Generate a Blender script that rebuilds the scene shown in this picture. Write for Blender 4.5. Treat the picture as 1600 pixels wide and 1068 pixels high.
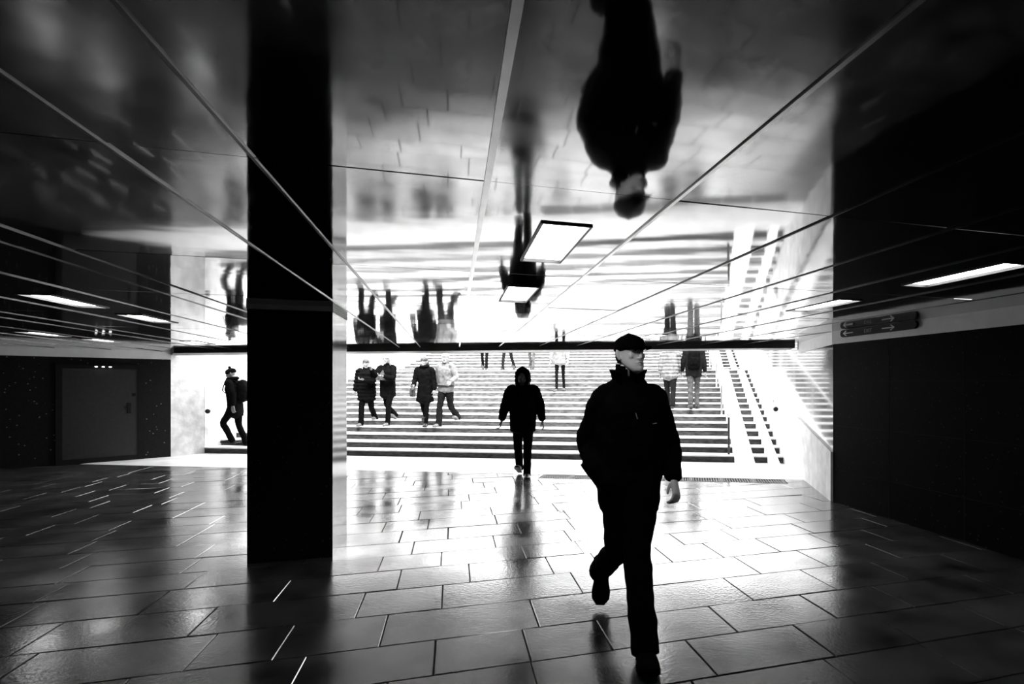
import bpy, bmesh, math, random
from mathutils import Vector, Matrix, noise
PI = math.pi
R = math.radians
random.seed(7)
C = bpy.context.scene.collection
for _o in list(bpy.data.objects):
    bpy.data.objects.remove(_o)

# ---------------------------------------------------------------- camera
scn = bpy.context.scene
F_PX, PX, HY, EYE = 860.0, 960.0, 600.0, 1.51     # focal length (px), optical axis, horizon row, eye height
cd = bpy.data.cameras.new('camera')
cam = bpy.data.objects.new('camera', cd)
C.objects.link(cam)
cam.location = (0, 0, EYE)
cam.rotation_euler = (PI/2, 0, 0)
cd.sensor_fit = 'HORIZONTAL'
cd.sensor_width = 36
cd.lens = F_PX/1600*36
cd.shift_x = -(PX-800)/1600
cd.shift_y = (HY-534)/1600
cd.clip_start = 0.05
cd.clip_end = 200
scn.camera = cam

# ---------------------------------------------------------------- sky, exposure
scn.view_settings.view_transform = 'Standard'
scn.view_settings.look = 'None'
scn.view_settings.gamma = 1
scn.view_settings.use_curve_mapping = False
scn.view_settings.exposure = 0.0
wd = bpy.data.worlds.new('sky')
scn.world = wd
wd.use_nodes = True
wn = wd.node_tree
wn.nodes.clear()
w_out = wn.nodes.new('ShaderNodeOutputWorld')
w_bg = wn.nodes.new('ShaderNodeBackground')
w_tc = wn.nodes.new('ShaderNodeTexCoord')
w_dot = wn.nodes.new('ShaderNodeVectorMath'); w_dot.operation = 'DOT_PRODUCT'
w_dot.inputs[1].default_value = Vector((0.1, 0.80, 0.58)).normalized()
w_map = wn.nodes.new('ShaderNodeMapRange')
SKY_LO, SKY_HI = 0.25, 10.5
w_map.inputs['From Min'].default_value = 0.0
w_map.inputs['From Max'].default_value = 0.9
w_map.inputs['To Min'].default_value = SKY_LO
w_map.inputs['To Max'].default_value = SKY_HI
w_map.interpolation_type = 'SMOOTHSTEP'
wn.links.new(w_tc.outputs['Generated'], w_dot.inputs[0])
wn.links.new(w_dot.outputs['Value'], w_map.inputs['Value'])
wn.links.new(w_map.outputs['Result'], w_bg.inputs['Strength'])
wn.links.new(w_bg.outputs[0], w_out.inputs['Surface'])
w_bg.inputs['Color'].default_value = (1, 1, 1, 1)

# veiled sun standing over the passage roof
sl = bpy.data.lights.new('sun', 'SUN')
sl.energy = 34.0
sl.angle = R(50)
so = bpy.data.objects.new('sun', sl)
C.objects.link(so)
so.location = (4, -14, 22)
so.rotation_euler = Vector((0.15, -0.64, 0.77)).to_track_quat('Z', 'Y').to_euler()

LAMP = 16.0      # ceiling panel luminance

# ---------------------------------------------------------------- materials
def grey(v): return (v, v, v, 1)

def mat(name, lo, hi=None, rough=0.6, rough2=None, scale=8, metal=0.0, spec=0.5, coat=0.0, bump=0.0,
        bscale=60, bdist=0.01, stretch=None, detail=4):
    m = bpy.data.materials.new(name)
    m.use_nodes = True
    nt = m.node_tree
    b = nt.nodes['Principled BSDF']
    b.inputs['Metallic'].default_value = metal
    b.inputs['Specular IOR Level'].default_value = spec
    b.inputs['Coat Weight'].default_value = coat
    b.inputs['Coat Roughness'].default_value = 0.06
    tc = nt.nodes.new('ShaderNodeTexCoord')
    mp = nt.nodes.new('ShaderNodeMapping')
    nt.links.new(tc.outputs['Object'], mp.inputs[0])
    if stretch: mp.inputs['Scale'].default_value = stretch
    if hi is None: hi = lo*1.3
    n = nt.nodes.new('ShaderNodeTexNoise')
    n.inputs['Scale'].default_value = scale
    n.inputs['Detail'].default_value = detail
    nt.links.new(mp.outputs[0], n.inputs[0])
    r = nt.nodes.new('ShaderNodeMapRange')
    r.inputs['From Min'].default_value = 0.3
    r.inputs['From Max'].default_value = 0.7
    r.inputs['To Min'].default_value = lo
    r.inputs['To Max'].default_value = hi
    nt.links.new(n.outputs[0], r.inputs[0])
    cb = nt.nodes.new('ShaderNodeCombineColor')
    for i in range(3): nt.links.new(r.outputs[0], cb.inputs[i])
    nt.links.new(cb.outputs[0], b.inputs['Base Color'])
    if rough2 is None:
        b.inputs['Roughness'].default_value = rough
    else:
        r2 = nt.nodes.new('ShaderNodeMapRange')
        r2.inputs['From Min'].default_value = 0.35
        r2.inputs['From Max'].default_value = 0.65
        r2.inputs['To Min'].default_value = rough
        r2.inputs['To Max'].default_value = rough2
        n2 = nt.nodes.new('ShaderNodeTexNoise')
        n2.inputs['Scale'].default_value = scale*0.6
        n2.inputs['Detail'].default_value = 5
        nt.links.new(mp.outputs[0], n2.inputs[0])
        nt.links.new(n2.outputs[0], r2.inputs[0])
        nt.links.new(r2.outputs[0], b.inputs['Roughness'])
    if bump:
        n3 = nt.nodes.new('ShaderNodeTexNoise')
        n3.inputs['Scale'].default_value = bscale
        n3.inputs['Detail'].default_value = 3
        nt.links.new(mp.outputs[0], n3.inputs[0])
        bp = nt.nodes.new('ShaderNodeBump')
        bp.inputs['Strength'].default_value = bump
        bp.inputs['Distance'].default_value = bdist
        nt.links.new(n3.outputs[0], bp.inputs['Height'])
        nt.links.new(bp.outputs[0], b.inputs['Normal'])
    return m

def emit(name, s):
    m = bpy.data.materials.new(name)
    m.use_nodes = True
    b = m.node_tree.nodes['Principled BSDF']
    b.inputs['Base Color'].default_value = grey(0.8)
    b.inputs['Emission Color'].default_value = grey(1)
    b.inputs['Emission Strength'].default_value = s
    return m

def granite(name, lo, speck, rough, coat, dens=14):
    """dark polished stone with pale specks"""
    m = mat(name, lo, lo*1.6, rough=rough, scale=30, coat=coat, spec=0.5)
    nt = m.node_tree
    b = nt.nodes['Principled BSDF']
    old = b.inputs['Base Color'].links[0].from_socket
    v = nt.nodes.new('ShaderNodeTexVoronoi')
    v.inputs['Scale'].default_value = dens
    v.inputs['Randomness'].default_value = 1
    tc = nt.nodes['Texture Coordinate']
    nt.links.new(tc.outputs['Object'], v.inputs['Vector'])
    lt = nt.nodes.new('ShaderNodeMath'); lt.operation = 'LESS_THAN'
    lt.inputs[1].default_value = 0.12
    nt.links.new(v.outputs['Distance'], lt.inputs[0])
    mx = nt.nodes.new('ShaderNodeMix'); mx.data_type = 'RGBA'
    nt.links.new(lt.outputs[0], mx.inputs['Factor'])
    nt.links.new(old, mx.inputs[6])
    mx.inputs[7].default_value = grey(speck)
    nt.links.new(mx.outputs[2], b.inputs['Base Color'])
    return m

M = {}
M['floor'] = mat('wet_stone_slab', 0.007, 0.065, rough=0.12, rough2=0.26, scale=2.6, spec=1.0, bump=0.14, bscale=45, bdist=0.006, detail=8)
M['grout'] = mat('grout', 0.008, 0.015, rough=0.9, spec=0.1)
M['apron'] = mat('pale_concrete', 0.5, 0.7, rough=0.55, scale=3)
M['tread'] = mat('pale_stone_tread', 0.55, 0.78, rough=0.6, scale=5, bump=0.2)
M['riser'] = mat('shade_toned_riser', 0.016, 0.075, rough=0.8, scale=7, spec=0.15, stretch=(1, 1, 4))  # shade on the light stone risers is put into this dark colour
M['ramp'] = mat('white_concrete_ramp', 0.78, 0.9, rough=0.7, scale=4)
M['ceil'] = mat('polished_metal_panel', 0.34, 0.40, rough=0.04, rough2=0.065, scale=1.5, metal=1.0, bump=0.05, bscale=1.1, bdist=0.05, stretch=(0.7, 1.2, 1))
M['strip'] = mat('aluminium_strip', 0.09, 0.13, rough=0.3, metal=1.0, scale=10)
M['strip2'] = mat('bright_aluminium_strip', 0.5, 0.6, rough=0.3, metal=1.0, scale=10)
M['slab'] = mat('roof_slab', 0.01, 0.02, rough=0.9, spec=0.1)
M['pillar'] = granite('black_polished_granite', 0.006, 0.03, 0.14, 0.0)
M['dwall'] = granite('dark_granite_wall', 0.003, 0.03, 0.35, 0.0)
M['dwall'].node_tree.nodes['Principled BSDF'].inputs['Specular IOR Level'].default_value = 0.02
M['rough_wall'] = granite('rough_dark_stone', 0.010, 0.20, 0.45, 0.0, 11)
M['rough_wall'].node_tree.nodes['Principled BSDF'].inputs['Specular IOR Level'].default_value = 0.1
M['lwall'] = mat('pale_stair_wall', 0.55, 0.85, rough=0.7, scale=6, bump=0.4, bscale=18)
M['gwall'] = mat('polished_grey_wall', 0.05, 0.08, rough=0.07, rough2=0.15, scale=2.5, spec=0.8, coat=0.6)
M['plinth'] = mat('honed_grey_plinth', 0.5, 0.8, rough=0.5, scale=4, detail=8)
M['band'] = mat('white_plaster_band', 0.85, 0.92, rough=0.6, scale=8)
M['beam'] = mat('dark_lintel', 0.01, 0.03, rough=0.5, scale=4)
M['steel'] = mat('steel', 0.45, 0.6, rough=0.35, metal=1.0)
M['dsteel'] = mat('dark_steel', 0.03, 0.06, rough=0.5, metal=0.6)
M['door'] = mat('grey_door_paint', 0.012, 0.02, rough=0.6, scale=20)
M['black'] = mat('black_paint', 0.004, 0.008, rough=0.6, spec=0.2)
M['light'] = emit('lit_diffuser', LAMP)
M['bulb'] = emit('lit_bulb', 6)
M['signw'] = mat('white_sign_paint', 0.75, 0.8, rough=0.5)
M['signg'] = mat('grey_sign_paint', 0.25, 0.3, rough=0.5)
M['grate'] = mat('galvanised_grate', 0.2, 0.28, rough=0.7, metal=0.0, spec=0.1)
M['skin_near'] = mat('skin', 0.72, 0.82, rough=0.5, scale=12)  # skin lightened in colour to stand in for light on the near face
M['skin'] = mat('skin_far', 0.10, 0.2, rough=0.5, scale=12)  # same skin darkened in colour against the strong sun on the stairs
M['hairp'] = mat('fair_hair', 0.10, 0.2, rough=0.5, scale=40)
M['haird'] = mat('dark_hair', 0.008, 0.02, rough=0.6, scale=40)
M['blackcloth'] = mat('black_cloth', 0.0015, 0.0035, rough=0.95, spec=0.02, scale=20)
M['darkcloth'] = mat('dark_cloth', 0.003, 0.008, rough=0.9, spec=0.05, scale=20)
M['midcloth'] = mat('grey_cloth', 0.02, 0.07, rough=0.85, spec=0.15, scale=14)
M['palecloth'] = mat('pale_cloth', 0.07, 0.15, rough=0.85, spec=0.15, scale=14)
M['leather'] = mat('black_leather', 0.005, 0.01, rough=0.4, spec=0.3)
M['eye'] = mat('eye', 0.5, 0.6, rough=0.2)
M['iris'] = mat('iris', 0.01, 0.02, rough=0.2)

# ---------------------------------------------------------------- object helpers
def link(name, bm, m, parent=None, smooth=False, mtx=None):
    me = bpy.data.meshes.new(name)
    bmesh.ops.recalc_face_normals(bm, faces=bm.faces)
    if smooth:
        for f in bm.faces: f.smooth = True
    bm.to_mesh(me)
    bm.free()
    o = bpy.data.objects.new(name, me)
    C.objects.link(o)
    for mm in (m if isinstance(m, (list, tuple)) else [m]):
        me.materials.append(M[mm] if isinstance(mm, str) else mm)
    if parent: o.parent = parent
    if mtx is not None: o.matrix_local = mtx
    return o

def thing(name, label, cat, loc=(0, 0, 0), rz=0.0, group=None):
    o = bpy.data.objects.new(name, None)
    C.objects.link(o)
    o.empty_display_size = 0.1
    o.location = loc
    o.rotation_euler = (0, 0, rz)
    o['label'] = label
    o['category'] = cat
    if group: o['group'] = group
    return o

def tag(o, label, cat, group=None):
    o['label'] = label
    o['category'] = cat
    if group: o['group'] = group
    return o

def struct(name, bm, m, label=None, cat=None, parent=None, smooth=False):
    o = link(name, bm, m, parent, smooth)
    if parent is None:
        o['kind'] = 'structure'
        if label: o['label'] = label
        if cat: o['category'] = cat
    return o

def box(bm, x0, x1, y0, y1, z0, z1, mi=0, mtx=None):
    vs = [Vector((x, y, z)) for z in (z0, z1) for y in (y0, y1) for x in (x0, x1)]
    if mtx is not None: vs = [mtx @ v for v in vs]
    v = [bm.verts.new(c) for c in vs]
    fs = []
    for q in ((0, 2, 3, 1), (4, 5, 7, 6), (0, 1, 5, 4), (2, 6, 7, 3), (0, 4, 6, 2), (1, 3, 7, 5)):
        f = bm.faces.new([v[i] for i in q])
        f.material_index = mi
        fs.append(f)
    return fs

def prism(bm, poly, z0, z1, mi=0, mtx=None):
    lo = [Vector((x, y, z0)) for x, y in poly]
    hi = [Vector((x, y, z1)) for x, y in poly]
    if mtx is not None: lo = [mtx @ v for v in lo]; hi = [mtx @ v for v in hi]
    a = [bm.verts.new(v) for v in lo]; b = [bm.verts.new(v) for v in hi]
    fs = [bm.faces.new(a[::-1]), bm.faces.new(b)]
    n = len(a)
    for i in range(n): fs.append(bm.faces.new([a[i], a[(i+1) % n], b[(i+1) % n], b[i]]))
    for f in fs: f.material_index = mi

def tube(bm, pts, r, seg=10, mi=0):
    pts = [Vector(p) for p in pts]
    rs = r if isinstance(r, (list, tuple)) else [r]*len(pts)
    loft(bm, pts, [(q, q) for q in rs], seg=seg, mi=mi)

def loft(bm, pts, rad, seg=14, ref=None, cap=True, mi=0, mtx=None, horiz=False, power=2.0):
    """closed tube of elliptical rings; rad = (half width along ref, half depth)"""
    pts = [Vector(p) for p in pts]
    n = len(pts)
    rings = []
    px = None
    for i, p in enumerate(pts):
        t = (pts[min(i+1, n-1)]-pts[max(i-1, 0)])
        t = t.normalized() if t.length > 1e-9 else Vector((0, 0, 1))
        if horiz: t = Vector((0, 0, 1))
        rx = Vector(ref) if ref is not None else (px if px is not None else (Vector((1, 0, 0)) if abs(t.x) < 0.8 else Vector((0, 1, 0))))
        ax = rx-t*rx.dot(t)
        if ax.length < 1e-4: ax = Vector((0, 1, 0))-t*t.y
        ax.normalize()
        ay = t.cross(ax).normalized()
        px = ax
        a, b = rad[i]
        ring = []
        for k in range(seg):
            th = 2*PI*k/seg
            c, s = math.cos(th), math.sin(th)
            if power != 2.0:
                c = math.copysign(abs(c)**(2/power), c)
                s = math.copysign(abs(s)**(2/power), s)
            co = p+ax*(a*c)+ay*(b*s)
            ring.append(bm.verts.new(mtx @ co if mtx is not None else co))
        rings.append(ring)
    for i in range(n-1):
        for k in range(seg):
            f = bm.faces.new([rings[i][k], rings[i][(k+1) % seg], rings[i+1][(k+1) % seg], rings[i+1][k]])
            f.material_index = mi
    if cap:
        for ring, end, nb, rr in ((rings[0], pts[0], pts[1], rad[0]), (rings[-1], pts[-1], pts[-2], rad[-1])):
            out = (end-nb)
            out = out.normalized()*min(rr)*0.55 if out.length > 0 else Vector((0, 0, 0))
            c = end+out
            cv = bm.verts.new(mtx @ c if mtx is not None else c)
            for k in range(seg):
                f = bm.faces.new([ring[k], ring[(k+1) % seg], cv])
                f.material_index = mi
    return rings

def spline(pts, rad, sub=4):
    """catmull-rom resample of points and radii"""
    P = [Vector(p) for p in pts]
    out, ro = [], []
    n = len(P)
    for i in range(n-1):
        a, b, c, d = P[max(i-1, 0)], P[i], P[i+1], P[min(i+2, n-1)]
        ra, rb, rc, rd = rad[max(i-1, 0)], rad[i], rad[i+1], rad[min(i+2, n-1)]
        for k in range(sub):
            t = k/sub
            f = lambda w, x, y, z: 0.5*((2*x)+(-w+y)*t+(2*w-5*x+4*y-z)*t*t+(-w+3*x-3*y+z)*t**3)
            out.append(f(a, b, c, d))
            ro.append((f(ra[0], rb[0], rc[0], rd[0]), f(ra[1], rb[1], rc[1], rd[1])))
    out.append(P[-1]); ro.append(rad[-1])
    return out, ro

def ball(bm, c, r, sc=(1, 1, 1), mtx=None, seg=14):
    m = Matrix.Translation(c) @ Matrix.Diagonal((r*sc[0], r*sc[1], r*sc[2], 1))
    if mtx is not None: m = mtx @ m
    bmesh.ops.create_uvsphere(bm, u_segments=seg, v_segments=seg//2+2, radius=1, matrix=m)

def fuse(bm, voxel, smooth=3, wrinkle=0.0, wscale=9.0, wstretch=(1, 1, 1), post=None):
    """one continuous skin around overlapping closed shapes"""
    bmesh.ops.recalc_face_normals(bm, faces=bm.faces)
    me = bpy.data.meshes.new('tmp'); bm.to_mesh(me); bm.free()
    o = bpy.data.objects.new('tmp', me); C.objects.link(o)
    md = o.modifiers.new('r', 'REMESH'); md.mode = 'VOXEL'; md.voxel_size = voxel
    if smooth:
        ms = o.modifiers.new('s', 'SMOOTH'); ms.factor = 0.5; ms.iterations = smooth
    dg = bpy.context.evaluated_depsgraph_get()
    ev = o.evaluated_get(dg)
    out = bpy.data.meshes.new_from_object(ev)
    bpy.data.objects.remove(o); bpy.data.meshes.remove(me)
    b2 = bmesh.new(); b2.from_mesh(out); bpy.data.meshes.remove(out)
    if wrinkle:
        b2.normal_update()
        ws = Vector(wstretch)
        mv = []
        for v in b2.verts:
            q = Vector((v.co.x*ws.x, v.co.y*ws.y, v.co.z*ws.z))*wscale
            d = noise.noise(q)+0.5*noise.noise(q*2.3)
            mv.append(v.normal*(d*wrinkle))
        for v, d in zip(b2.verts, mv): v.co += d
    if post: post(b2)
    return b2

# ---------------------------------------------------------------- plan of the place
GA = math.atan2(252, 860)                       # the passage grid is turned against the view
gp = Vector((math.cos(GA), math.sin(GA), 0))
gq = Vector((-math.sin(GA), math.cos(GA), 0))
def G(p, q, z=0.0): return gp*p+gq*q+Vector((0, 0, z))
GM = Matrix.Rotation(GA, 4, 'Z')
R0 = Vector((3.24, 10.515, 0))                 # right foot of the stairs
L0 = Vector((-8.99, 12.08, 0))                 # left foot of the stairs
sv = (L0-R0).normalized()
nv = Vector((sv.y, -sv.x, 0))
STAIR_W = (L0-R0).length
RISE, TREAD, NLOW, LAND, NUP = 0.13, 0.43, 15, 1.8, 15
SM = Matrix.Translation(R0) @ Matrix(((-sv.x, nv.x, 0, 0), (-sv.y, nv.y, 0, 0), (0, 0, 1, 0), (0, 0, 0, 1)))
# in SM: x runs right (stairs span -STAIR_W..0), y climbs, z up
RC = Vector((2.82, 7.10, 0))
LC = Vector((-9.26, 11.49, 0))
CEIL = 2.19
BEAM0 = Vector((3.05, 9.2, 0))                 # a point of the lintel line

def step_z(t):
    """height of the stair surface, t metres beyond the first riser"""
    if t < 0: return 0.0
    if t < NLOW*TREAD: return RISE*(int(t/TREAD)+1)
    t2 = t-NLOW*TREAD
    if t2 < LAND: return RISE*NLOW
    k = int((t2-LAND)/TREAD)
    return RISE*NLOW+RISE*min(k+1, NUP)

def stair_at(u, t):
    """point of the stair surface in picture column u, t metres up the flight"""
    k = (u-PX)/F_PX
    b = R0+nv*t
    # b + sv*s with x = k*y
    s = (b.x-k*b.y)/(k*sv.y-sv.x)
    p = b+sv*s
    return Vector((p.x, p.y, step_z(t)))

def floor_at(u, v):
    d = EYE*F_PX/(v-HY)
    return Vector(((u-PX)/F_PX*d, d, 0))

def cut(bm, co, no):
    """drop everything on the side the normal points to and close the cut"""
    g = bm.verts[:]+bm.edges[:]+bm.faces[:]
    r = bmesh.ops.bisect_plane(bm, geom=g, plane_co=co, plane_no=no, clear_outer=True)
    ed = [e for e in r['geom_cut'] if isinstance(e, bmesh.types.BMEdge)]
    if ed: bmesh.ops.holes_fill(bm, edges=ed, sides=0)

# ---------------------------------------------------------------- floor
DRAIN = Vector((3.02, 8.72, 0))
joints = {}                                     # across-row joints read off the picture, by row
raw = [(2.657,2.044),(2.838,1.315),(3.087,2.384),(3.18,.409),(3.189,1.667),(3.234,.876),(3.261,-.099),(3.624,.517),(3.638,2.019),(3.642,-.41),(3.701,-1.369),(3.75,-.95),(3.755,2.71),(4.071,.902),(4.103,-.073),(4.125,-.61),(4.131,2.36),(4.182,2.994),(4.188,-1.531),(4.54,.125),(4.55,.774),(4.554,2.271),(4.555,1.79),(4.58,-.401),(4.65,2.837),(4.66,1.179),(4.60,-1.99),(4.955,.605),(4.963,1.123),(4.999,-.098),(5.009,2.095),(5.026,2.667),(5.032,3.514),(5.049,-.586),(5.1,4.421),(5.0,-1.908),(5.276,1.92),(5.366,1.097),(5.403,.381),(5.446,-.356),(5.498,3.696),(5.552,-2.095),(5.781,1.217),(5.8,.662),(5.831,-.049),(5.878,-.498),(5.943,3.477),(6.25,.458),(6.266,3.683),(6.307,-.257),(6.341,-.703),(6.707,-.372),(6.75,-.883),(7.103,1.037),(7.129,-.617),(7.135,.099),(7.142,-1.072)]
rows = [3.005-0.42*k for k in range(24, 0, -1)]+[3.005, 3.42, 3.88, 4.34, 4.79, 5.19, 5.61, 6.06, 6.50, 6.93]
while rows[-1] < 15: rows.append(rows[-1]+0.44)
def slabs():
    bm = bmesh.new()
    P0, P1 = -12.5, 5.7
    for i in range(len(rows)-1):
        q0, q1 = rows[i], rows[i+1]
        js = sorted(j[1] for j in raw if q0 < j[0] < q1)
        lst = []
        if js:
            p = js[0]
            while p > P0: p -= random.uniform(0.6, 0.95); lst.append(p)
            lst = lst[::-1]
            for a, b in zip(js, js[1:]+[None]):
                lst.append(a)
                if b and b-a > 1.3:
                    k = int((b-a)/0.75)
                    for q in range(1, k): lst.append(a+(b-a)*q/k)
            p = lst[-1]
        else:
            p = P0-random.uniform(0, 0.7); lst = [p]
        while p < P1: p += random.uniform(0.55, 0.95); lst.append(p)
        for a, b in zip(lst, lst[1:]):
            g = random.uniform(0.002, 0.005)
            a2, b2 = max(a, P0)+g, min(b, P1)-g
            if b2-a2 < 0.05: continue
            c = (0.5*(a2+b2), 0.5*(q0+q1))
            tx, ty, tz = random.gauss(0, 0.0022), random.gauss(0, 0.0028), random.gauss(0, 0.0008)
            def zz(x, y): return tz+(x-c[0])*tx+(y-c[1])*ty
            rr = []
            for ins, dz in ((0, -0.05), (0, -0.004), (0.004, 0.0)):
                ring = []
                for x, y in ((a2+ins, q0+g+ins), (b2-ins, q0+g+ins), (b2-ins, q1-g-ins), (a2+ins, q1-g-ins)):
                    ring.append(bm.verts.new(G(x, y, zz(x, y)+dz)))
                rr.append(ring)
            bm.faces.new(rr[2])
            for A, B in ((rr[0], rr[1]), (rr[1], rr[2])):
                for k in range(4): bm.faces.new([A[k], A[(k+1) % 4], B[(k+1) % 4], B[k]])
    # stop at the joint in front of the stairs
    g = bm.verts[:]+bm.edges[:]+bm.faces[:]
    bmesh.ops.bisect_plane(bm, geom=g, plane_co=DRAIN, plane_no=nv, clear_outer=True)
    return bm
b = slabs()
# cut the pit of the drain out of the slabs: grates span this strip
GR_N, GR_L, GR_W = 8, 0.485, 0.40
d_in = DRAIN-nv*(GR_W+0.02)
DM = Matrix.Translation(DRAIN) @ Matrix(((-sv.x, nv.x, 0, 0), (-sv.y, nv.y, 0, 0), (0, 0, 1, 0), (0, 0, 0, 1)))
gx1 = -0.34
gx0 = gx1-GR_N*GR_L
for co, no in (((gx0-0.01, 0, 0), (1, 0, 0)), ((gx1+0.01, 0, 0), (1, 0, 0)), ((0, -GR_W-0.02, 0), (0, 1, 0))):
    bmesh.ops.bisect_plane(b, geom=b.verts[:]+b.edges[:]+b.faces[:], plane_co=DM @ Vector(co), plane_no=(DM.to_3x3() @ Vector(no)))
inv = DM.inverted()
kill = [f for f in b.faces if (lambda q: gx0-0.012 < q.x < gx1+0.012 and q.y > -GR_W-0.022)(inv @ f.calc_center_median())]
bmesh.ops.delete(b, geom=kill, context='FACES')
floor = struct('floor', b, 'floor', 'wet grey stone slabs in running bond covering the passage floor', 'floor')
b = bmesh.new()
prism(b, [tuple((R0-sv*8-nv*24).xy), tuple((R0-sv*8+nv*0.3).xy), tuple((L0+sv*5+nv*0.3).xy), tuple((L0+sv*5-nv*24).xy)], -0.12, -0.05)
link('joint_bed', b, 'grout', floor)
# fill of the joints just below the slab tops (leaves the drain pit open)
b = bmesh.new()
far = 14
for x0, x1, y0, y1 in ((-16, 5, -22, -GR_W-0.025), (-16, gx0-0.015, -GR_W-0.025, 0), (gx1+0.015, 5, -GR_W-0.025, 0)):
    box(b, x0, x1, y0, y1, -0.049, -0.007, mtx=DM)
link('joint_filling', b, 'grout', floor)
b = bmesh.new()
dl = (R0-DRAIN).dot(nv)
box(b, -STAIR_W-0.9, 0.1, -dl+0.004, 0.05, -0.05, 0.0, mtx=SM)
apron = struct('trim_1', b, 'apron', 'pale smooth stone strip between the drain and the first stair', 'floor')

# ---------------------------------------------------------------- drain grates
def grate(i):
    x0 = gx1-(i+1)*GR_L
    t = thing('drain_grate', '', 'drain grate', DM @ Vector((x0+GR_L/2, -GR_W/2, -0.03)), math.atan2(-sv.y, -sv.x), 'slotted grates in front of the stairs')
    hw, hh = GR_L/2-0.004, GR_W/2-0.01
    bm = bmesh.new()
    for a in ((-hw, hw, -hh, -hh+0.03), (-hw, hw, hh-0.03, hh), (-hw, -hw+0.02, -hh+0.03, hh-0.03), (hw-0.02, hw, -hh+0.03, hh-0.03)):
        box(bm, *a, 0, 0.03)
    link('frame', bm, 'grate', t)
    bm = bmesh.new()
    n = 11
    for k in range(n):
        x = -hw+0.02+(2*hw-0.04)*(k+0.5)/n
        box(bm, x-0.0065, x+0.0065, -hh+0.03, hh-0.03, 0.024, 0.028)
    for k in range(1, 4):
        y = -hh+0.03+(2*hh-0.06)*k/4
        box(bm, -hw+0.02, hw-0.02, y-0.008, y+0.008, 0.024, 0.0275)
    link('bars', bm, 'grate', t)
    return t
ord_ = ['at the right end of the drain strip', 'second from the right end of the drain strip', 'third from the right end of the drain strip',
        'fourth from the right end of the drain strip', 'fourth from the left end of the drain strip',
        'third from the left end of the drain strip', 'second from the left end of the drain strip', 'at the left end of the drain strip']
for i in range(GR_N):
    grate(i)['label'] = 'slotted pale metal floor grate '+ord_[i]

# ---------------------------------------------------------------- stairs
b = bmesh.new()
prof = [(0, 0)]
t, z = 0.0, 0.0
def flight(n):
    global t, z
    for k in range(n):
        z += RISE; prof.append((t, z)); t += TREAD; prof.append((t, z))
flight(NLOW)
t += LAND; prof.append((t, z))
flight(NUP)
t += 6.0; prof.append((t, z))
STOP_T, STOP_Z = t, z
w0, w1 = -STAIR_W-0.02, 0.02
va = [b.verts.new(SM @ Vector((w0, y, zz))) for y, zz in prof]
vb = [b.verts.new(SM @ Vector((w1, y, zz))) for y, zz in prof]
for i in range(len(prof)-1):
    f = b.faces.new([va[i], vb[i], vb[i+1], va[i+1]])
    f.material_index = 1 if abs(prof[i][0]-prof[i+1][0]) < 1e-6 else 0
# underside
u0 = b.verts.new(SM @ Vector((w0, STOP_T, -0.1))); u1 = b.verts.new(SM @ Vector((w1, STOP_T, -0.1)))
u2 = b.verts.new(SM @ Vector((w0, 0, -0.1))); u3 = b.verts.new(SM @ Vector((w1, 0, -0.1)))
b.faces.new([va[-1], vb[-1], u1, u0]); b.faces.new([va[0], u2, u3, vb[0]]); b.faces.new([u0, u1, u3, u2])
b.faces.new(va+[u0, u2]); b.faces.new(vb+[u1, u3])
stairs = thing('staircase', 'wide stone staircase with pale treads climbing out of the passage to the street', 'stairs', R0)
stairs['kind'] = 'structure'
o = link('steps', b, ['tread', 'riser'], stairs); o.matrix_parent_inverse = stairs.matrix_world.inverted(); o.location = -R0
# pale nosing along each tread
b = bmesh.new()
tt, zz = 0.0, 0.0
def nose(n):
    global tt, zz
    for k in range(n):
        zz += RISE
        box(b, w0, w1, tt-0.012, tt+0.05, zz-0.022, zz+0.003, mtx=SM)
        tt += TREAD
nose(NLOW); tt += LAND; nose(NUP)
o = link('nosing', b, 'tread', stairs); o.location = -R0

def ramp(x0, x1, label):
    bm = bmesh.new()
    def pc(pts):
        a = [bm.verts.new(SM @ Vector((x0, y, z))) for y, z in pts]
        c = [bm.verts.new(SM @ Vector((x1, y, z))) for y, z in pts]
        n = len(pts)
        bm.faces.new(a); bm.faces.new(c[::-1])
        for i in range(n): bm.faces.new([a[i], a[(i+1) % n], c[(i+1) % n], c[i]])
    e = 0.02
    T1, Z1 = (NLOW-1)*TREAD, NLOW*RISE
    s0 = -TREAD
    T2 = NLOW*TREAD+LAND
    T3 = T2+(NUP-1)*TREAD; Z3 = Z1+NUP*RISE
    top = [(s0-0.06, 0.002), (s0+0.02, 0.02), (T1, Z1+e), (T2-TREAD, Z1+e), (T3, Z3+e), (T3+0.5, Z3+e)]
    bot = [(T3+0.5, Z3-0.02), (T3+0.05, Z3-0.25), (T2+0.05, Z1-0.12), (T1+0.1, Z1-0.25), (0.02, 0.002)]
    pc(top+bot)
    o = link('pushchair_ramp', bm, 'ramp')
    tag(o, label, 'ramp', 'pale ramps laid over the stairs')
ramp(2.31-3.24, 2.66-3.24, 'wider white pushchair ramp on the stairs, beside the post handrail')
ramp(2.93-3.24, 3.11-3.24, 'narrower white pushchair ramp on the stairs, nearest the right wall')

# ---------------------------------------------------------------- walls
def wall(name, a, b_, z0, z1, thick, m, side=1, label=None):
    """vertical wall between plan points; thickness grows to the left of a->b times side"""
    d = (b_-a).normalized(); n = Vector((-d.y, d.x, 0))*side*thick
    bm = bmesh.new()
    prism(bm, [tuple(a.xy), tuple(b_.xy), tuple((b_+n).xy), tuple((a+n).xy)], z0, z1)
    o = struct(name, bm, m, label, 'wall')
    return o
BANDZ = 2.025
gdn = -gq
back_y = -5.0
RB = RC+gdn*13.5
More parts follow.
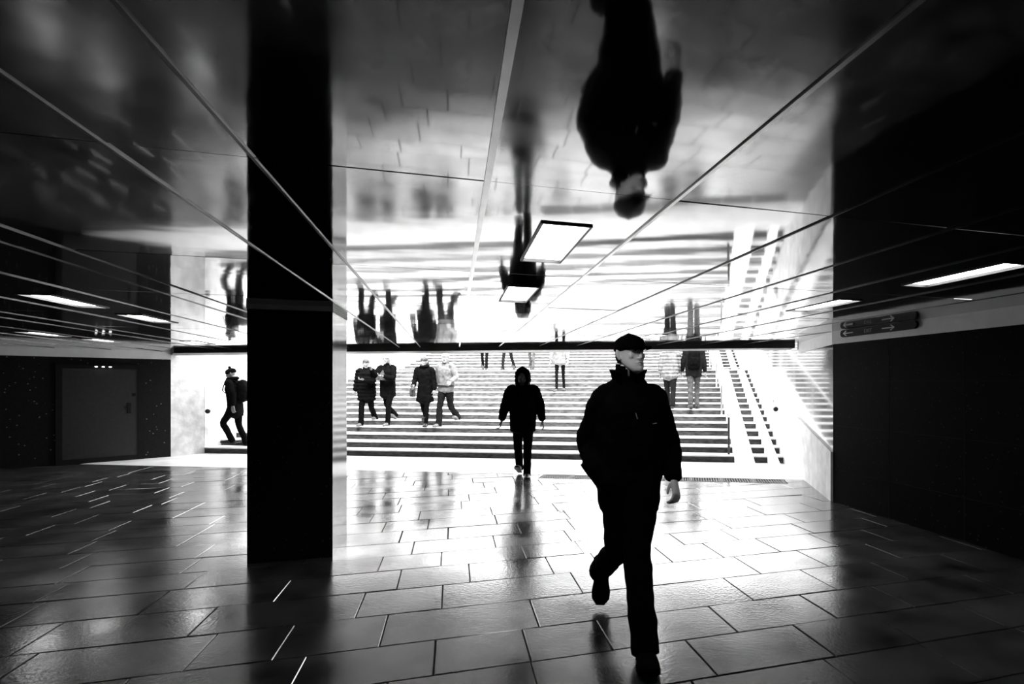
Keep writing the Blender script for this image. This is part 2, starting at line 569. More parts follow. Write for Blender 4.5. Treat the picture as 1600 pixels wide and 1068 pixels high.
# right wall of the passage
wr = wall('wall_right', RB, RC, -0.05, 2.30, 0.3, 'dwall', -1, 'dark polished granite wall along the right side of the passage')
b = bmesh.new()
rn = gp*(-0.012)
prism(b, [tuple(RB.xy), tuple((RC-nv*0.0).xy), tuple((RC+rn).xy), tuple((RB+rn).xy)], BANDZ, CEIL+0.02)
link('plaster_band', b, 'band', wr)
# thin joints of the stone cladding
b = bmesh.new()
for z in (0.42, 0.98, 1.54):
    prism(b, [tuple((RC+gdn*0.0).xy), tuple((RC+gdn*12).xy), tuple((RC+gdn*12-gp*0.002).xy), tuple((RC-gp*0.002).xy)], z, z+0.004)
for k in range(1, 12):
    p = RC+gdn*(k*0.95)
    prism(b, [tuple(p.xy), tuple((p+gdn*0.004).xy), tuple((p+gdn*0.004-gp*0.002).xy), tuple((p-gp*0.002).xy)], 0.0, BANDZ)
link('cladding_joints', b, 'slab', wr)
# stair wall on the right: runs from the corner up beside the stairs
RE = R0+nv*(STOP_T)
ws = wall('wall_stair_right', RC, RE, -0.05, 5.6, 0.3, 'gwall', -1, 'bright polished stone wall beside the stairs on the right')
b = bmesh.new()
q = -nv; sl_ = sv*0.014
prism(b, [tuple(RC.xy), tuple((RC+nv*2.1).xy), tuple((RC+nv*2.1+sl_).xy), tuple((RC+sl_).xy)], BANDZ, CEIL+0.02)
link('plaster_band', b, 'band', ws)
b = bmesh.new()                                  # honed plinth rising with the stairs
RL = (R0-RC).length
pts = [(0, 0.0), (0, 0.64), (2.6, 1.04), (RL, 1.18), (RL+NLOW*TREAD, 1.18+NLOW*RISE), (RL+NLOW*TREAD+LAND, 1.18+NLOW*RISE),
       (RL+NLOW*TREAD+LAND+NUP*TREAD, 1.18+2*NLOW*RISE), (RL+STOP_T, 1.18+2*NLOW*RISE), (RL+STOP_T, 0)]
def face_strip(bm, base, d, n, pts, th):
    a = [bm.verts.new(base+d*s+Vector((0, 0, z))) for s, z in pts]
    c = [bm.verts.new(base+d*s+Vector((0, 0, z))+n*th) for s, z in pts]
    bm.faces.new(a); bm.faces.new(c[::-1])
    k = len(a)
    for i in range(k): bm.faces.new([a[i], a[(i+1) % k], c[(i+1) % k], c[i]])
face_strip(b, RC, nv, sv, pts, 0.03)
link('plinth', b, 'plinth', ws)
# left: stair wall and the oblique dark wall with the door
LE = L0+nv*STOP_T
wl = wall('wall_stair_left', L0, LE, -0.05, 5.6, 0.3, 'lwall', 1, 'sunlit pale wall beside the stairs on the left')
wk = wall('wall_left_return', LC, L0+nv*0.02, -0.05, 5.6, 0.3, 'lwall', 1, 'short pale speckled wall piece at the left foot of the stairs')
od = Vector((-0.965, -1, 0)).normalized()
on = Vector((od.y, -od.x, 0))                    # away from the passage
if on.y < 0: on = -on
LD = LC+od*6.0
bm = bmesh.new()
prism(bm, [tuple(LC.xy), tuple(LD.xy), tuple((LD+on*0.3).xy), tuple((LC+on*0.3).xy)], -0.05, 2.4)
wo = struct('wall_left', bm, 'rough_wall', 'dark speckled stone wall with a grey metal door at the far left', 'wall')
bm = bmesh.new()
prism(bm, [tuple((LC-od*0.0).xy), tuple(LD.xy), tuple((LD-on*0.015).xy), tuple((LC-on*0.015).xy)], BANDZ, CEIL+0.02)
link('plaster_band', bm, 'band', wo)
LB = Vector((LD.x, -6.5, 0))
wall('wall_far_left', LD, LB, -0.05, 2.4, 0.3, 'dwall', -1, 'dark wall beyond the left edge of the passage')
wall('wall_back', RB+gp*0.3, Vector((LB.x, RB.y-0.5, 0)), -0.05, 2.4, 0.3, 'dwall', 1, 'dark wall closing the passage behind')
# street ground and unseen parapet added over the passage mouth for shade
b = bmesh.new()
box(b, -STAIR_W-0.3, 0.3, STOP_T, STOP_T+0.3, -0.1, STOP_Z+0.9, mtx=SM)
o = struct('wall_street', b, 'apron', 'pale wall at the head of the stairs', 'wall')

# ---------------------------------------------------------------- ceiling
plines = [-12.57, -11.89, -11.21, -10.53, -9.85, -9.17, -8.49, -7.81, -7.13, -6.45, -5.77, -5.09, -4.41, -4.07, -3.39, -2.65, -2.07, -1.86, -0.945, -0.575, 0.11, 0.79, 1.47, 2.09, 2.70, 3.38, 4.06, 4.70, 5.38]
qlines = [-5.7, -4.2, -2.7, -1.15, 0.37, 1.89, 3.43, 4.87, 6.40, 7.90, 9.40, 10.9, 12.4, 13.9, 15.4]
LIGHTS = [(0.365, 2.31, 'lit ceiling panel nearest the camera, above left of the man in the cap'),
          (0.37, 3.86, 'lit panel in the middle of the ceiling, farther than the nearest one'),
          (2.96, 2.34, 'large lit panel in the ceiling at the right edge of the picture'),
          (2.97, 3.72, 'lit panel in the ceiling left of the arrow sign'),
          (2.62, 7.05, 'small distant lit panel in the ceiling beside the cap of the near man'),
          (-3.15, 5.24, 'lit panel in the ceiling at the far left, the nearest of the three there'),
          (-3.14, 6.50, 'lit panel in the ceiling at left, between the dark wall and the pillar'),
          (-5.44, 9.0, 'faint narrow lit panel in the ceiling above the left end of the dark wall'),
          (-5.35, 10.15, 'faint distant lit panel in the ceiling just in front of the plaster band at left'),
          (-4.1, 10.2, 'faint distant lit panel in the ceiling between the dark wall corner and the pillar')]
LW, LL = 0.20, 0.72
b = bmesh.new()
holes = [(p-0.012, p+LW+0.012, q-0.012, q+LL+0.012) for p, q, _ in LIGHTS]
PIL = (-1.665, -1.012, 5.31, 5.99)
for i in range(len(plines)-1):
    for j in range(len(qlines)-1):
        g = 0.004
        a0, a1, c0, c1 = plines[i]+g, plines[i+1]-g, qlines[j]+g, qlines[j+1]-g
        xs = {a0, a1}; ys = {c0, c1}
        hs = [h for h in holes if h[0] < a1 and h[1] > a0 and h[2] < c1 and h[3] > c0]
        for h in hs:
            for x in h[:2]:
                if a0 < x < a1: xs.add(x)
            for y in h[2:]:
                if c0 < y < c1: ys.add(y)
        xs, ys = sorted(xs), sorted(ys)
        tx, ty, tz = random.gauss(0, 0.0016), random.gauss(0, 0.0010), random.gauss(0, 0.0006)
        cx, cy = (a0+a1)/2, (c0+c1)/2
        vg = {}
        def vv(x, y):
            if (x, y) not in vg: vg[(x, y)] = b.verts.new(G(x, y, CEIL+tz+(x-cx)*tx+(y-cy)*ty))
            return vg[(x, y)]
        for x0, x1 in zip(xs, xs[1:]):
            for y0, y1 in zip(ys, ys[1:]):
                mx, my = (x0+x1)/2, (y0+y1)/2
                if any(h[0] < mx < h[1] and h[2] < my < h[3] for h in hs): continue
                b.faces.new([vv(x0, y0), vv(x0, y1), vv(x1, y1), vv(x1, y0)])
BE = BEAM0+sv*11.70                            # left end of the lintel
BRN = Vector((LC.y-BE.y, -(LC.x-BE.x), 0)).normalized()
def clip_room(bm):
    g = lambda: bm.verts[:]+bm.edges[:]+bm.faces[:]
    bmesh.ops.bisect_plane(bm, geom=g(), plane_co=BEAM0, plane_no=nv)
    bmesh.ops.bisect_plane(bm, geom=g(), plane_co=LC, plane_no=BRN)
    kl = [f for f in bm.faces if (f.calc_center_median()-BEAM0).dot(nv) > 0 and (f.calc_center_median()-LC).dot(BRN) > 0]
    bmesh.ops.delete(bm, geom=kl, context='FACES')
    bmesh.ops.bisect_plane(bm, geom=g(), plane_co=LC, plane_no=on, clear_outer=True)
    bmesh.ops.bisect_plane(bm, geom=g(), plane_co=LD, plane_no=(-1, 0, 0), clear_outer=True)
clip_room(b)
for f in b.faces:
    if f.normal.z > 0: f.normal_flip()
me = bpy.data.meshes.new('ceiling'); b.to_mesh(me); b.free()
ceiling = bpy.data.objects.new('ceiling', me); C.objects.link(ceiling); me.materials.append(M['ceil'])
ceiling['kind'] = 'structure'; ceiling['label'] = 'mirror-like metal panel ceiling of the passage'; ceiling['category'] = 'ceiling'
b = bmesh.new()
for i, p in enumerate(plines[1:-1]):
    if 0 < p < 1.0: continue
    w = 0.014 if abs(p-0.11) < 0.01 else (0.005 if -1.2 < p < 1.0 else 0.003)
    z0 = CEIL-0.006
    v = [b.verts.new(G(p+s*w, q, z)) for q in (-5.6, 15.4) for s in (-1, 1) for z in (z0, CEIL+0.01)]
    b.faces.new([v[0], v[2], v[6], v[4]]); b.faces.new([v[0], v[4], v[5], v[1]]); b.faces.new([v[2], v[3], v[7], v[6]])
clip_room(b)
link('panel_strips', b, 'strip', ceiling)
b = bmesh.new()
for p, w in ((0.11, 0.0105), (0.79, 0.007)):
    z0 = CEIL-0.006
    v = [b.verts.new(G(p+s*w, q, z)) for q in (-5.6, 15.4) for s in (-1, 1) for z in (z0, CEIL+0.01)]
    b.faces.new([v[0], v[2], v[6], v[4]]); b.faces.new([v[0], v[4], v[5], v[1]]); b.faces.new([v[2], v[3], v[7], v[6]])
clip_room(b)
link('wide_panel_strips', b, 'strip2', ceiling)
b = bmesh.new()
pl = [BEAM0-sv*3.5, BEAM0+sv*13.6, LC+od*0.2, LD+Vector((-0.4, 0, 0)), LB+Vector((-0.4, -2, 0)), RB+gp*1.0-gq*0.5, RC+gp*1.0]
pl = [BEAM0-sv*0.05, BEAM0+sv*12.4, LC+on*0.3+nv*0.3, LD+on*0.3+Vector((-0.3, 0, 0)), Vector((LB.x-0.4, RB.y-1, 0)), RB+gp*0.35-gq*0.5, RC+gp*0.35]
prism(b, [tuple(p.xy) for p in pl], 2.41, 2.7)
prism(b, [tuple((BEAM0-sv*0.05+nv*0.1).xy), tuple((BEAM0-sv*0.05+nv*0.4).xy), tuple((BEAM0+sv*12.6+nv*0.4).xy), tuple((BEAM0+sv*12.6+nv*0.1).xy)], 2.7, 3.7)  # unseen parapet, added and sized to keep light off the lowest risers
link('roof_slab', b, 'slab', ceiling)
# lintel across the mouth of the passage
b = bmesh.new()
prism(b, [tuple((BEAM0+sv*0.03).xy), tuple((BEAM0+sv*0.03+nv*0.5).xy), tuple((LC+nv*0.1).xy), tuple(LC.xy), tuple(BE.xy)], 2.115, 2.41)
struct('trim_2', b, 'beam', 'dark lintel beam over the mouth of the passage', 'beam')

def ceiling_light(p, q, label):
    t = thing('ceiling_light', label, 'ceiling light', G(p+LW/2, q+LL/2, CEIL), GA, 'rectangular light panels set in the ceiling')
    w, l = LW/2, LL/2
    bm = bmesh.new()
    for a in ((-w-0.012, -w, -l-0.012, l+0.012), (w, w+0.012, -l-0.012, l+0.012), (-w, w, -l-0.012, -l), (-w, w, l, l+0.012)):
        box(bm, *a, -0.006, 0.06)
    link('frame', bm, 'dsteel', t)
    bm = bmesh.new(); box(bm, -w, w, -l, l, 0.012, 0.03)
    link('diffuser', bm, 'light', t)
for p, q, l in LIGHTS: ceiling_light(p, q, l)

# ---------------------------------------------------------------- pillar
p0, p1, q0, q1 = PIL
t = thing('pillar', 'square black polished granite pillar left of the stairs', 'pillar', G((p0+p1)/2, (q0+q1)/2, 0), GA)
w, l = (p1-p0)/2, (q1-q0)/2
bm = bmesh.new(); box(bm, -w, w, -l, l, 0.001, CEIL-0.045)
bmesh.ops.bevel(bm, geom=[e for e in bm.edges if abs(e.verts[0].co.z-e.verts[1].co.z) > 1], offset=0.006, segments=2, affect='EDGES')
link('shaft', bm, 'pillar', t)
bm = bmesh.new(); box(bm, -w-0.004, w+0.004, -l-0.004, l+0.004, CEIL-0.045, CEIL-0.001)
link('top_collar', bm, 'band', t)

# ---------------------------------------------------------------- door, its light
def wpt(w, off=0.0, z=0.0): return LC+od*w-on*off+Vector((0, 0, z))
WM = Matrix.Translation(LC) @ Matrix(((od.x, -on.x, 0, 0), (od.y, -on.y, 0, 0), (0, 0, 1, 0), (0, 0, 0, 1)))   # x along wall, y into the room
dt = bpy.data.objects.new('door_1', None); C.objects.link(dt); dt['kind'] = 'structure'
dt.location = wpt(1.05); dt['label'] = 'grey metal door in a black frame in the dark left wall'; dt['category'] = 'door'
def lk(name, bm, m, par):
    o = link(name, bm, m, par); o.location = -Vector(par.location); return o
bm = bmesh.new()
for a in ((0.43, 0.52, 0, 0.05, 0.0, 1.90), (1.60, 1.69, 0, 0.05, 0.0, 1.90), (0.52, 1.60, 0, 0.05, 1.81, 1.90), (0.52, 1.60, 0, 0.05, 0, 0.09)): box(bm, *a, mtx=WM)
lk('door_frame', bm, 'black', dt)
bm = bmesh.new(); box(bm, 0.52, 1.60, 0.0, 0.03, 0.09, 1.81, mtx=WM); dp = lk('door_panel', bm, 'door', dt)
bm = bmesh.new(); box(bm, 0.63, 0.68, 0.03, 0.045, 0.93, 1.14, mtx=WM)
tube(bm, [WM @ Vector((0.655, 0.045, 1.05)), WM @ Vector((0.655, 0.08, 1.05)), WM @ Vector((0.74, 0.085, 1.05))], 0.009)
lk('door_handle', bm, 'black', dt)
bm = bmesh.new(); box(bm, 0.56, 0.615, 0.03, 0.042, 1.27, 1.33, mtx=WM); lk('lock_plate', bm, 'black', dt)
t = thing('door_lamp', 'three tiny bright spotlights in a row above the grey door', 'lamp', wpt(1.04, 0.05, 1.86))
bm = bmesh.new(); box(bm, 0.88, 1.20, 0.05, 0.12, 1.855, 1.885, mtx=WM); o = link('housing', bm, 'black', t); o.location = -t.location
for k in range(3):
    bm = bmesh.new(); ball(bm, WM @ Vector((0.94+0.10*k, 0.10, 1.853)), 0.022, (1, 1, 0.7)); o = link('bulb', bm, 'bulb', t); o.location = -t.location

# ---------------------------------------------------------------- sign
SGM = Matrix.Translation(RC) @ Matrix(((gdn.x, -gp.x, 0, 0), (gdn.y, -gp.y, 0, 0), (0, 0, 1, 0), (0, 0, 0, 1)))    # x along the wall towards the camera, y into the passage
S0, S1, SZ0, SZ1 = 0.20, 1.38, 2.095, 2.183
t = thing('exit_sign', 'long black rounded sign with white arrows high on the right wall', 'sign', SGM @ Vector(((S0+S1)/2, 0.02, SZ0)))
def sk(name, bm, m, mtx=None):
    o = link(name, bm, m, t); o.location = -t.location; return o
bm = bmesh.new()
hr = (SZ1-SZ0)/2; zc = (SZ0+SZ1)/2
poly = [(S0+hr-hr*math.sin(a), zc+hr*math.cos(a)) for a in [PI*k/8 for k in range(9)]]+[(S1-hr+hr*math.sin(a), zc-hr*math.cos(a)) for a in [PI*k/8 for k in range(9)]]
a_ = [bm.verts.new(SGM @ Vector((x, 0.013, z))) for x, z in poly]; c_ = [bm.verts.new(SGM @ Vector((x, 0.05, z))) for x, z in poly]
bm.faces.new(a_); bm.faces.new(c_[::-1])
for i in range(len(poly)): bm.faces.new([a_[i], a_[(i+1) % len(poly)], c_[(i+1) % len(poly)], c_[i]])
sk('board', bm, 'black')
def arrow(x0, x1):
    """shaft from x0 to the head at x1"""
    bm = bmesh.new(); d = 1 if x1 > x0 else -1; th = 0.0055
    y0, y1 = 0.05, 0.054
    box(bm, min(x0, x1), max(x0, x1), y0, y1, zc-th, zc+th, mtx=SGM)
    for s in (-1, 1):
        q = [(x1+d*0.006, zc), (x1-d*0.045, zc+s*0.033), (x1-d*0.058, zc+s*0.027), (x1-d*0.012, zc)]
        A = [bm.verts.new(SGM @ Vector((x, y0+0.0002, z))) for x, z in q]; B = [bm.verts.new(SGM @ Vector((x, y1+0.0004, z))) for x, z in q]
        bm.faces.new(A); bm.faces.new(B[::-1])
        for i in range(4): bm.faces.new([A[i], A[(i+1) % 4], B[(i+1) % 4], B[i]])
    return bm
sk('left_arrow', arrow(0.43, 0.26), 'signw')
sk('right_arrow', arrow(0.90, 1.08), 'signw')
fc = bpy.data.curves.new('txt', 'FONT'); fc.body = 'EXIT'; fc.size = 0.062; fc.extrude = 0.001; fc.align_x = 'CENTER'
fo = bpy.data.objects.new('txt', fc); C.objects.link(fo)
fm = bpy.data.meshes.new_from_object(fo.evaluated_get(bpy.context.evaluated_depsgraph_get())); bpy.data.objects.remove(fo)
# text faces the passage: its reading direction runs along the wall towards the camera
TM = SGM @ Matrix.Translation((0.68, 0.0515, zc-0.022)) @ Matrix(((1, 0, 0, 0), (0, 0, 1, 0), (0, 1, 0, 0), (0, 0, 0, 1)))
fm.transform(TM); fm.materials.clear(); fm.materials.append(M['signg'])
o = bpy.data.objects.new('sign_text', fm); C.objects.link(o); o.parent = t; o.location = -t.location

# ---------------------------------------------------------------- handrails
def sp(x, t_, z): return SM @ Vector((x, t_, z))
xh = 2.22-3.24
th_ = thing('handrail', 'steel post handrail standing on the stairs left of the ramps', 'handrail', sp(xh, 0.2, RISE))
posts = [0.2, 2.36, 4.5, 6.6, 8.5, 10.6, 12.8]
tops = []
for k, pt in enumerate(posts):
    z0 = step_z(pt); z1 = z0+0.80
    bm = bmesh.new(); tube(bm, [sp(xh, pt, z0-0.001), sp(xh, pt, z1)], 0.022)
    o = link('post', bm, 'dsteel' if k == 0 else 'steel', th_); o.location = -th_.location  # lowest post takes the darker steel in place of shade
    if k == 0: o['label'] = 'lowest post, coloured dark for shade'
    tops.append(sp(xh, pt, z1))
bm = bmesh.new(); tube(bm, [tops[0]+Vector((0, -0.03, -0.06)), tops[0]+Vector((0, -0.09, 0.0)), tops[0]+Vector((0, -0.06, 0.035)), tops[0]+Vector((0, 0, 0.04))]+[p+Vector((0, 0, 0.02)) for p in tops[1:]], 0.022)
o = link('rail', bm, 'steel', th_); o.location = -th_.location
def wall_rail(side, label):
    off = -0.10 if side > 0 else -STAIR_W+0.10
    st = 0.35 if side > 0 else -0.02
    pts = [(st, 0.93+(0.10 if side > 0 else 0.0)), (NLOW*TREAD, 0.93+NLOW*RISE), (NLOW*TREAD+LAND, 0.93+NLOW*RISE), (NLOW*TREAD+LAND+NUP*TREAD, 0.93+2*NLOW*RISE)]
    th2 = thing('wall_handrail', label, 'handrail', sp(off, 0.35, 0.9))
    bm = bmesh.new(); tube(bm, [sp(off, a, z) for a, z in pts], 0.021)
    o = link('rail', bm, 'steel', th2); o.location = -th2.location
    bm = bmesh.new(); ball(bm, sp(off, st-.01, 1.02 if side > 0 else 0.92), 0.05); o = link('end_knob', bm, 'black', th2); o.location = -th2.location
    for q in (0.6, 3.0, 5.4, 9.5, 12.5):
        zz = 0.93+step_z(q)+0.04
        wx = 0.0 if side > 0 else -STAIR_W
        bm = bmesh.new(); tube(bm, [sp(wx, q, zz-0.12), sp(off, q, zz-0.12), sp(off, q, zz-0.03)], 0.012)
        o = link('bracket', bm, 'steel', th2); o.location = -th2.location
wall_rail(1, 'thin handrail with a dark round end on the wall right of the stairs')
wall_rail(-1, 'thin handrail with a dark round end on the pale wall left of the stairs')
#PEOPLE#
# ---------------------------------------------------------------- people
def rotm(yaw=0, pitch=0, roll=0):
    return Matrix.Rotation(yaw, 4, 'Z') @ Matrix.Rotation(pitch, 4, 'X') @ Matrix.Rotation(roll, 4, 'Y')

def head_shapes(bm, hm, k=1.0):
    """skull, jaw, nose, ears, lips; origin at the head centre, face towards -Y"""
    m = hm @ Matrix.Scale(k, 4)
    # rings from the chin up: z, half width, front, back
    prof = [(-0.118, .022, -.082, -.040), (-0.108, .036, -.094, -.028), (-0.088, .050, -.096, .000), (-0.062, .061, -.092, .040), (-0.030, .068, -.088, .074),
            (0.000, .072, -.086, .090), (0.030, .075, -.088, .097), (0.060, .075, -.086, .098), (0.088, .066, -.072, .086), (0.108, .046, -.046, .062), (0.118, .020, -.018, .034)]
    pts = [(0, (f+b_)/2, z) for z, w, f, b_ in prof]
    rad = [(w, (b_-f)/2) for z, w, f, b_ in prof]
    p2, r2 = spline(pts, rad, 3)
    loft(bm, p2, r2, seg=24, ref=(1, 0, 0), horiz=True, mtx=m, power=2.25)
    loft(bm, [(0, -.080, .022), (0, -.092, .004), (0, -.108, -.020), (0, -.114, -.030), (0, -.098, -.038)], [(.007, .012), (.008, .012), (.010, .012), (.013, .010), (.010, .008)], seg=10, ref=(1, 0, 0), mtx=m)
    for s in (-1, 1):
        ball(bm, (s*.011, -.098, -.033), .0085, mtx=m, seg=8)
        loft(bm, [(s*.012, -.088, .033), (s*.034, -.088, .038), (s*.056, -.070, .030)], [(.008, .008), (.009, .009), (.006, .006)], seg=8, mtx=m)
        ball(bm, (s*.042, -.066, -.016), .018, (1.1, .9, 1.3), mtx=m, seg=10)
        # ear
        loft(bm, [(s*.074, .012, -.034), (s*.082, .020, -.016), (s*.086, .026, .008), (s*.084, .022, .026), (s*.077, .008, .028)], [(.007, .010), (.006, .014), (.006, .017), (.006, .012), (.005, .007)], seg=8, ref=(1, 0, 0), mtx=m)
    loft(bm, [(-.026, -.085, -.063), (-.010, -.097, -.059), (.010, -.097, -.059), (.026, -.085, -.063)], [(.004, .004), (.007, .006), (.007, .006), (.004, .004)], seg=8, mtx=m)
    loft(bm, [(-.021, -.085, -.069), (0, -.096, -.072), (.021, -.085, -.069)], [(.004, .004), (.008, .007), (.004, .004)], seg=8, mtx=m)
    ball(bm, (0, -.090, -.100), .019, (1.1, .8, .9), mtx=m, seg=10)

def carve_face(hm, k=1.0):
    inv_ = (hm @ Matrix.Scale(k, 4)).inverted()
    hr3 = hm.to_3x3()
    def post(bm):
        back = (hr3 @ Vector((0, 1, 0))).normalized()
        for v in bm.verts:
            q = inv_ @ v.co
            if abs(q.x) > 0.12 or abs(q.z) > 0.14 or q.y > 0: continue
            d = 0
            for s in (-1, 1):
                d += .008*math.exp(-(((q.x-s*.031)/.017)**2+((q.z-.012)/.011)**2))
            d += .0035*math.exp(-((q.x/.026)**2+((q.z+.0655)/.0022)**2))
            v.co += back*d*k
    return post

def hand_shapes(bm, m, side, curl=0.5, k=1.0):
    """m: wrist frame, Z towards the fingers, X towards the thumb, Y out of the palm"""
    m = m @ Matrix.Scale(k, 4)
    loft(bm, [(0, 0, -.02), (0, 0, .012), (-.002, 0, .045), (-.004, 0, .085), (-.004, .002, .095)], [(.026, .019), (.030, .018), (.038, .016), (.041, .013), (.038, .010)], seg=14, ref=(1, 0, 0), mtx=m, power=2.6)
    for i, (x, ln) in enumerate(((.030, .070), (.009, .078), (-.012, .073), (-.033, .058))):
        c = curl*(1+.12*i)
        p = Vector((x, 0, .080)); pts = [p.copy()]; a = 0.10*curl
        p = p+Vector((0, 0, .012)); pts.append(p.copy())
        for frac, da in ((.45, .45), (.30, .75), (.25, .55)):
            a += da*c
            p = p+Vector((x*0.02, math.sin(a), math.cos(a)))*ln*frac*1.05
            pts.append(p.copy())
        loft(bm, pts, [(.0095, .0095), (.0098, .0095), (.0088, .0088), (.0080, .0078), (.0068, .0066)], seg=10, ref=(1, 0, 0), mtx=m)
    loft(bm, [(.018, .004, .012), (.040, .014, .034), (.050, .022, .060), (.052, .030, .086)], [(.014, .013), (.0125, .012), (.0098, .0098), (.0078, .0075)], seg=10, ref=(0, 1, 0), mtx=m)

def foot_mtx(ankle, yaw, pitch):
    return Matrix.Translation(ankle) @ Matrix.Rotation(yaw, 4, 'Z') @ Matrix.Rotation(pitch, 4, 'X')

def shoe_bm(m, k=1.0, boot=0.0, chunky=1.0):
    """foot frame: origin at the ankle 0.09 above the sole, toes towards -Y"""
    bm = bmesh.new()
    mm = m @ Matrix.Scale(k, 4)
    c = chunky
    pr = [(.072, -.050, .030, .036), (.055, -.040, .037*c, .048), (.020, -.036, .038*c, .052), (-.040, -.045, .038*c, .044), (-.095, -.055, .046*c, .034), (-.145, -.062, .046*c, .027), (-.180, -.066, .036*c, .021), (-.200, -.068, .018, .014)]
    p2, r2 = spline([(0, y, z) for y, z, a, h in pr], [(a, h) for y, z, a, h in pr], 2)
    loft(bm, p2, r2, seg=14, ref=(1, 0, 0), mtx=mm, power=2.4)
    loft(bm, [(0, .022, -.045), (0, .016, .0), (0, .010, .035+boot)], [(.038, .050), (.040, .046), (.044, .046)], seg=14, ref=(1, 0, 0), mtx=mm)
    # sole
    prof = [(.075, .022), (.060, .034), (.0, .034), (-.05, .036), (-.11, .047), (-.16, .044), (-.20, .020)]
    for z0, z1, e in ((-.090, -.070, 1.06),):
        L = [(x*e*c, y) for y, x in prof]; Rr = [(-x*e*c, y) for y, x in prof][::-1]
        prism(bm, L+Rr, z0, z1, mtx=mm)
    return bm

def arm_frame(el, wr, thumb):
    z = (wr-el).normalized()
    x = Vector(thumb)-z*Vector(thumb).dot(z); x.normalize()
    y = z.cross(x)
    return Matrix(((x.x, y.x, z.x, wr.x), (x.y, y.y, z.y, wr.y), (x.z, y.z, z.z, wr.z), (0, 0, 0, 1)))

def walk_pose(H=1.75, lead=1, stride=22, rear=-16, kf=10, kr=30, arm=18, elb=(20, 20), abd=10, lean=3, width=.085, shw=.185, armL=None, armR=None):
    """joints in metres, the figure faces -Y; +X is screen right when it faces the camera"""
    k = H/1.75
    J = {}
    hipz = .92
    def leg(s, th, kn):
        hp = Vector((s*width, 0, hipz)); a = R(th)
        kp = hp+Vector((s*.005, -math.sin(a), -math.cos(a)))*.435
        b_ = a-R(kn)
        an = kp+Vector((-s*.012, -math.sin(b_), -math.cos(b_)))*.405
        return hp, kp, an, b_
    for s in (-1, 1):
        th, kn = (stride, kf) if s == lead else (rear, kr)
        J[('leg', s)] = leg(s, th, kn)
    la = R(lean)
    J['pelvis'] = Vector((0, 0, .93))
    J['chest'] = Vector((0, -math.sin(la)*.35, .93+.36))
    J['neck'] = Vector((0, -math.sin(la)*.5, 1.475))
    J['head'] = Vector((0, -math.sin(la)*.55-.012, 1.625))
    for s in (-1, 1):
        sh = Vector((s*shw, -math.sin(la)*.46, 1.425))
        ov = armR if s == 1 else armL
        if ov:   # (swing, abduction, elbow, inward turn)
            sw, ab, ef, inw = ov
        else:
            sw, ab, ef, inw = (-arm if s == lead else arm), abd, elb[0 if s < 0 else 1], 0
        a, bb = R(sw), R(ab)
        u = Vector((s*math.sin(bb), -math.sin(a)*math.cos(bb), -math.cos(a)*math.cos(bb)))
        el = sh+u*.285
        a2 = R(sw+ef)
        w_ = Vector((s*math.sin(bb)*0.6-s*math.sin(R(inw)), -math.sin(a2), -math.cos(a2)*math.cos(R(inw)))).normalized()
        wr = el+w_*.255
        J[('arm', s)] = (sh, el, wr)
    # scale, then set the lowest sole on z = 0
    for key, val in list(J.items()):
        if isinstance(val, Vector): J[key] = val*k
        elif key[0] == 'leg': J[key] = (val[0]*k, val[1]*k, val[2]*k, val[3])
        else: J[key] = tuple(v*k for v in val)
    return J

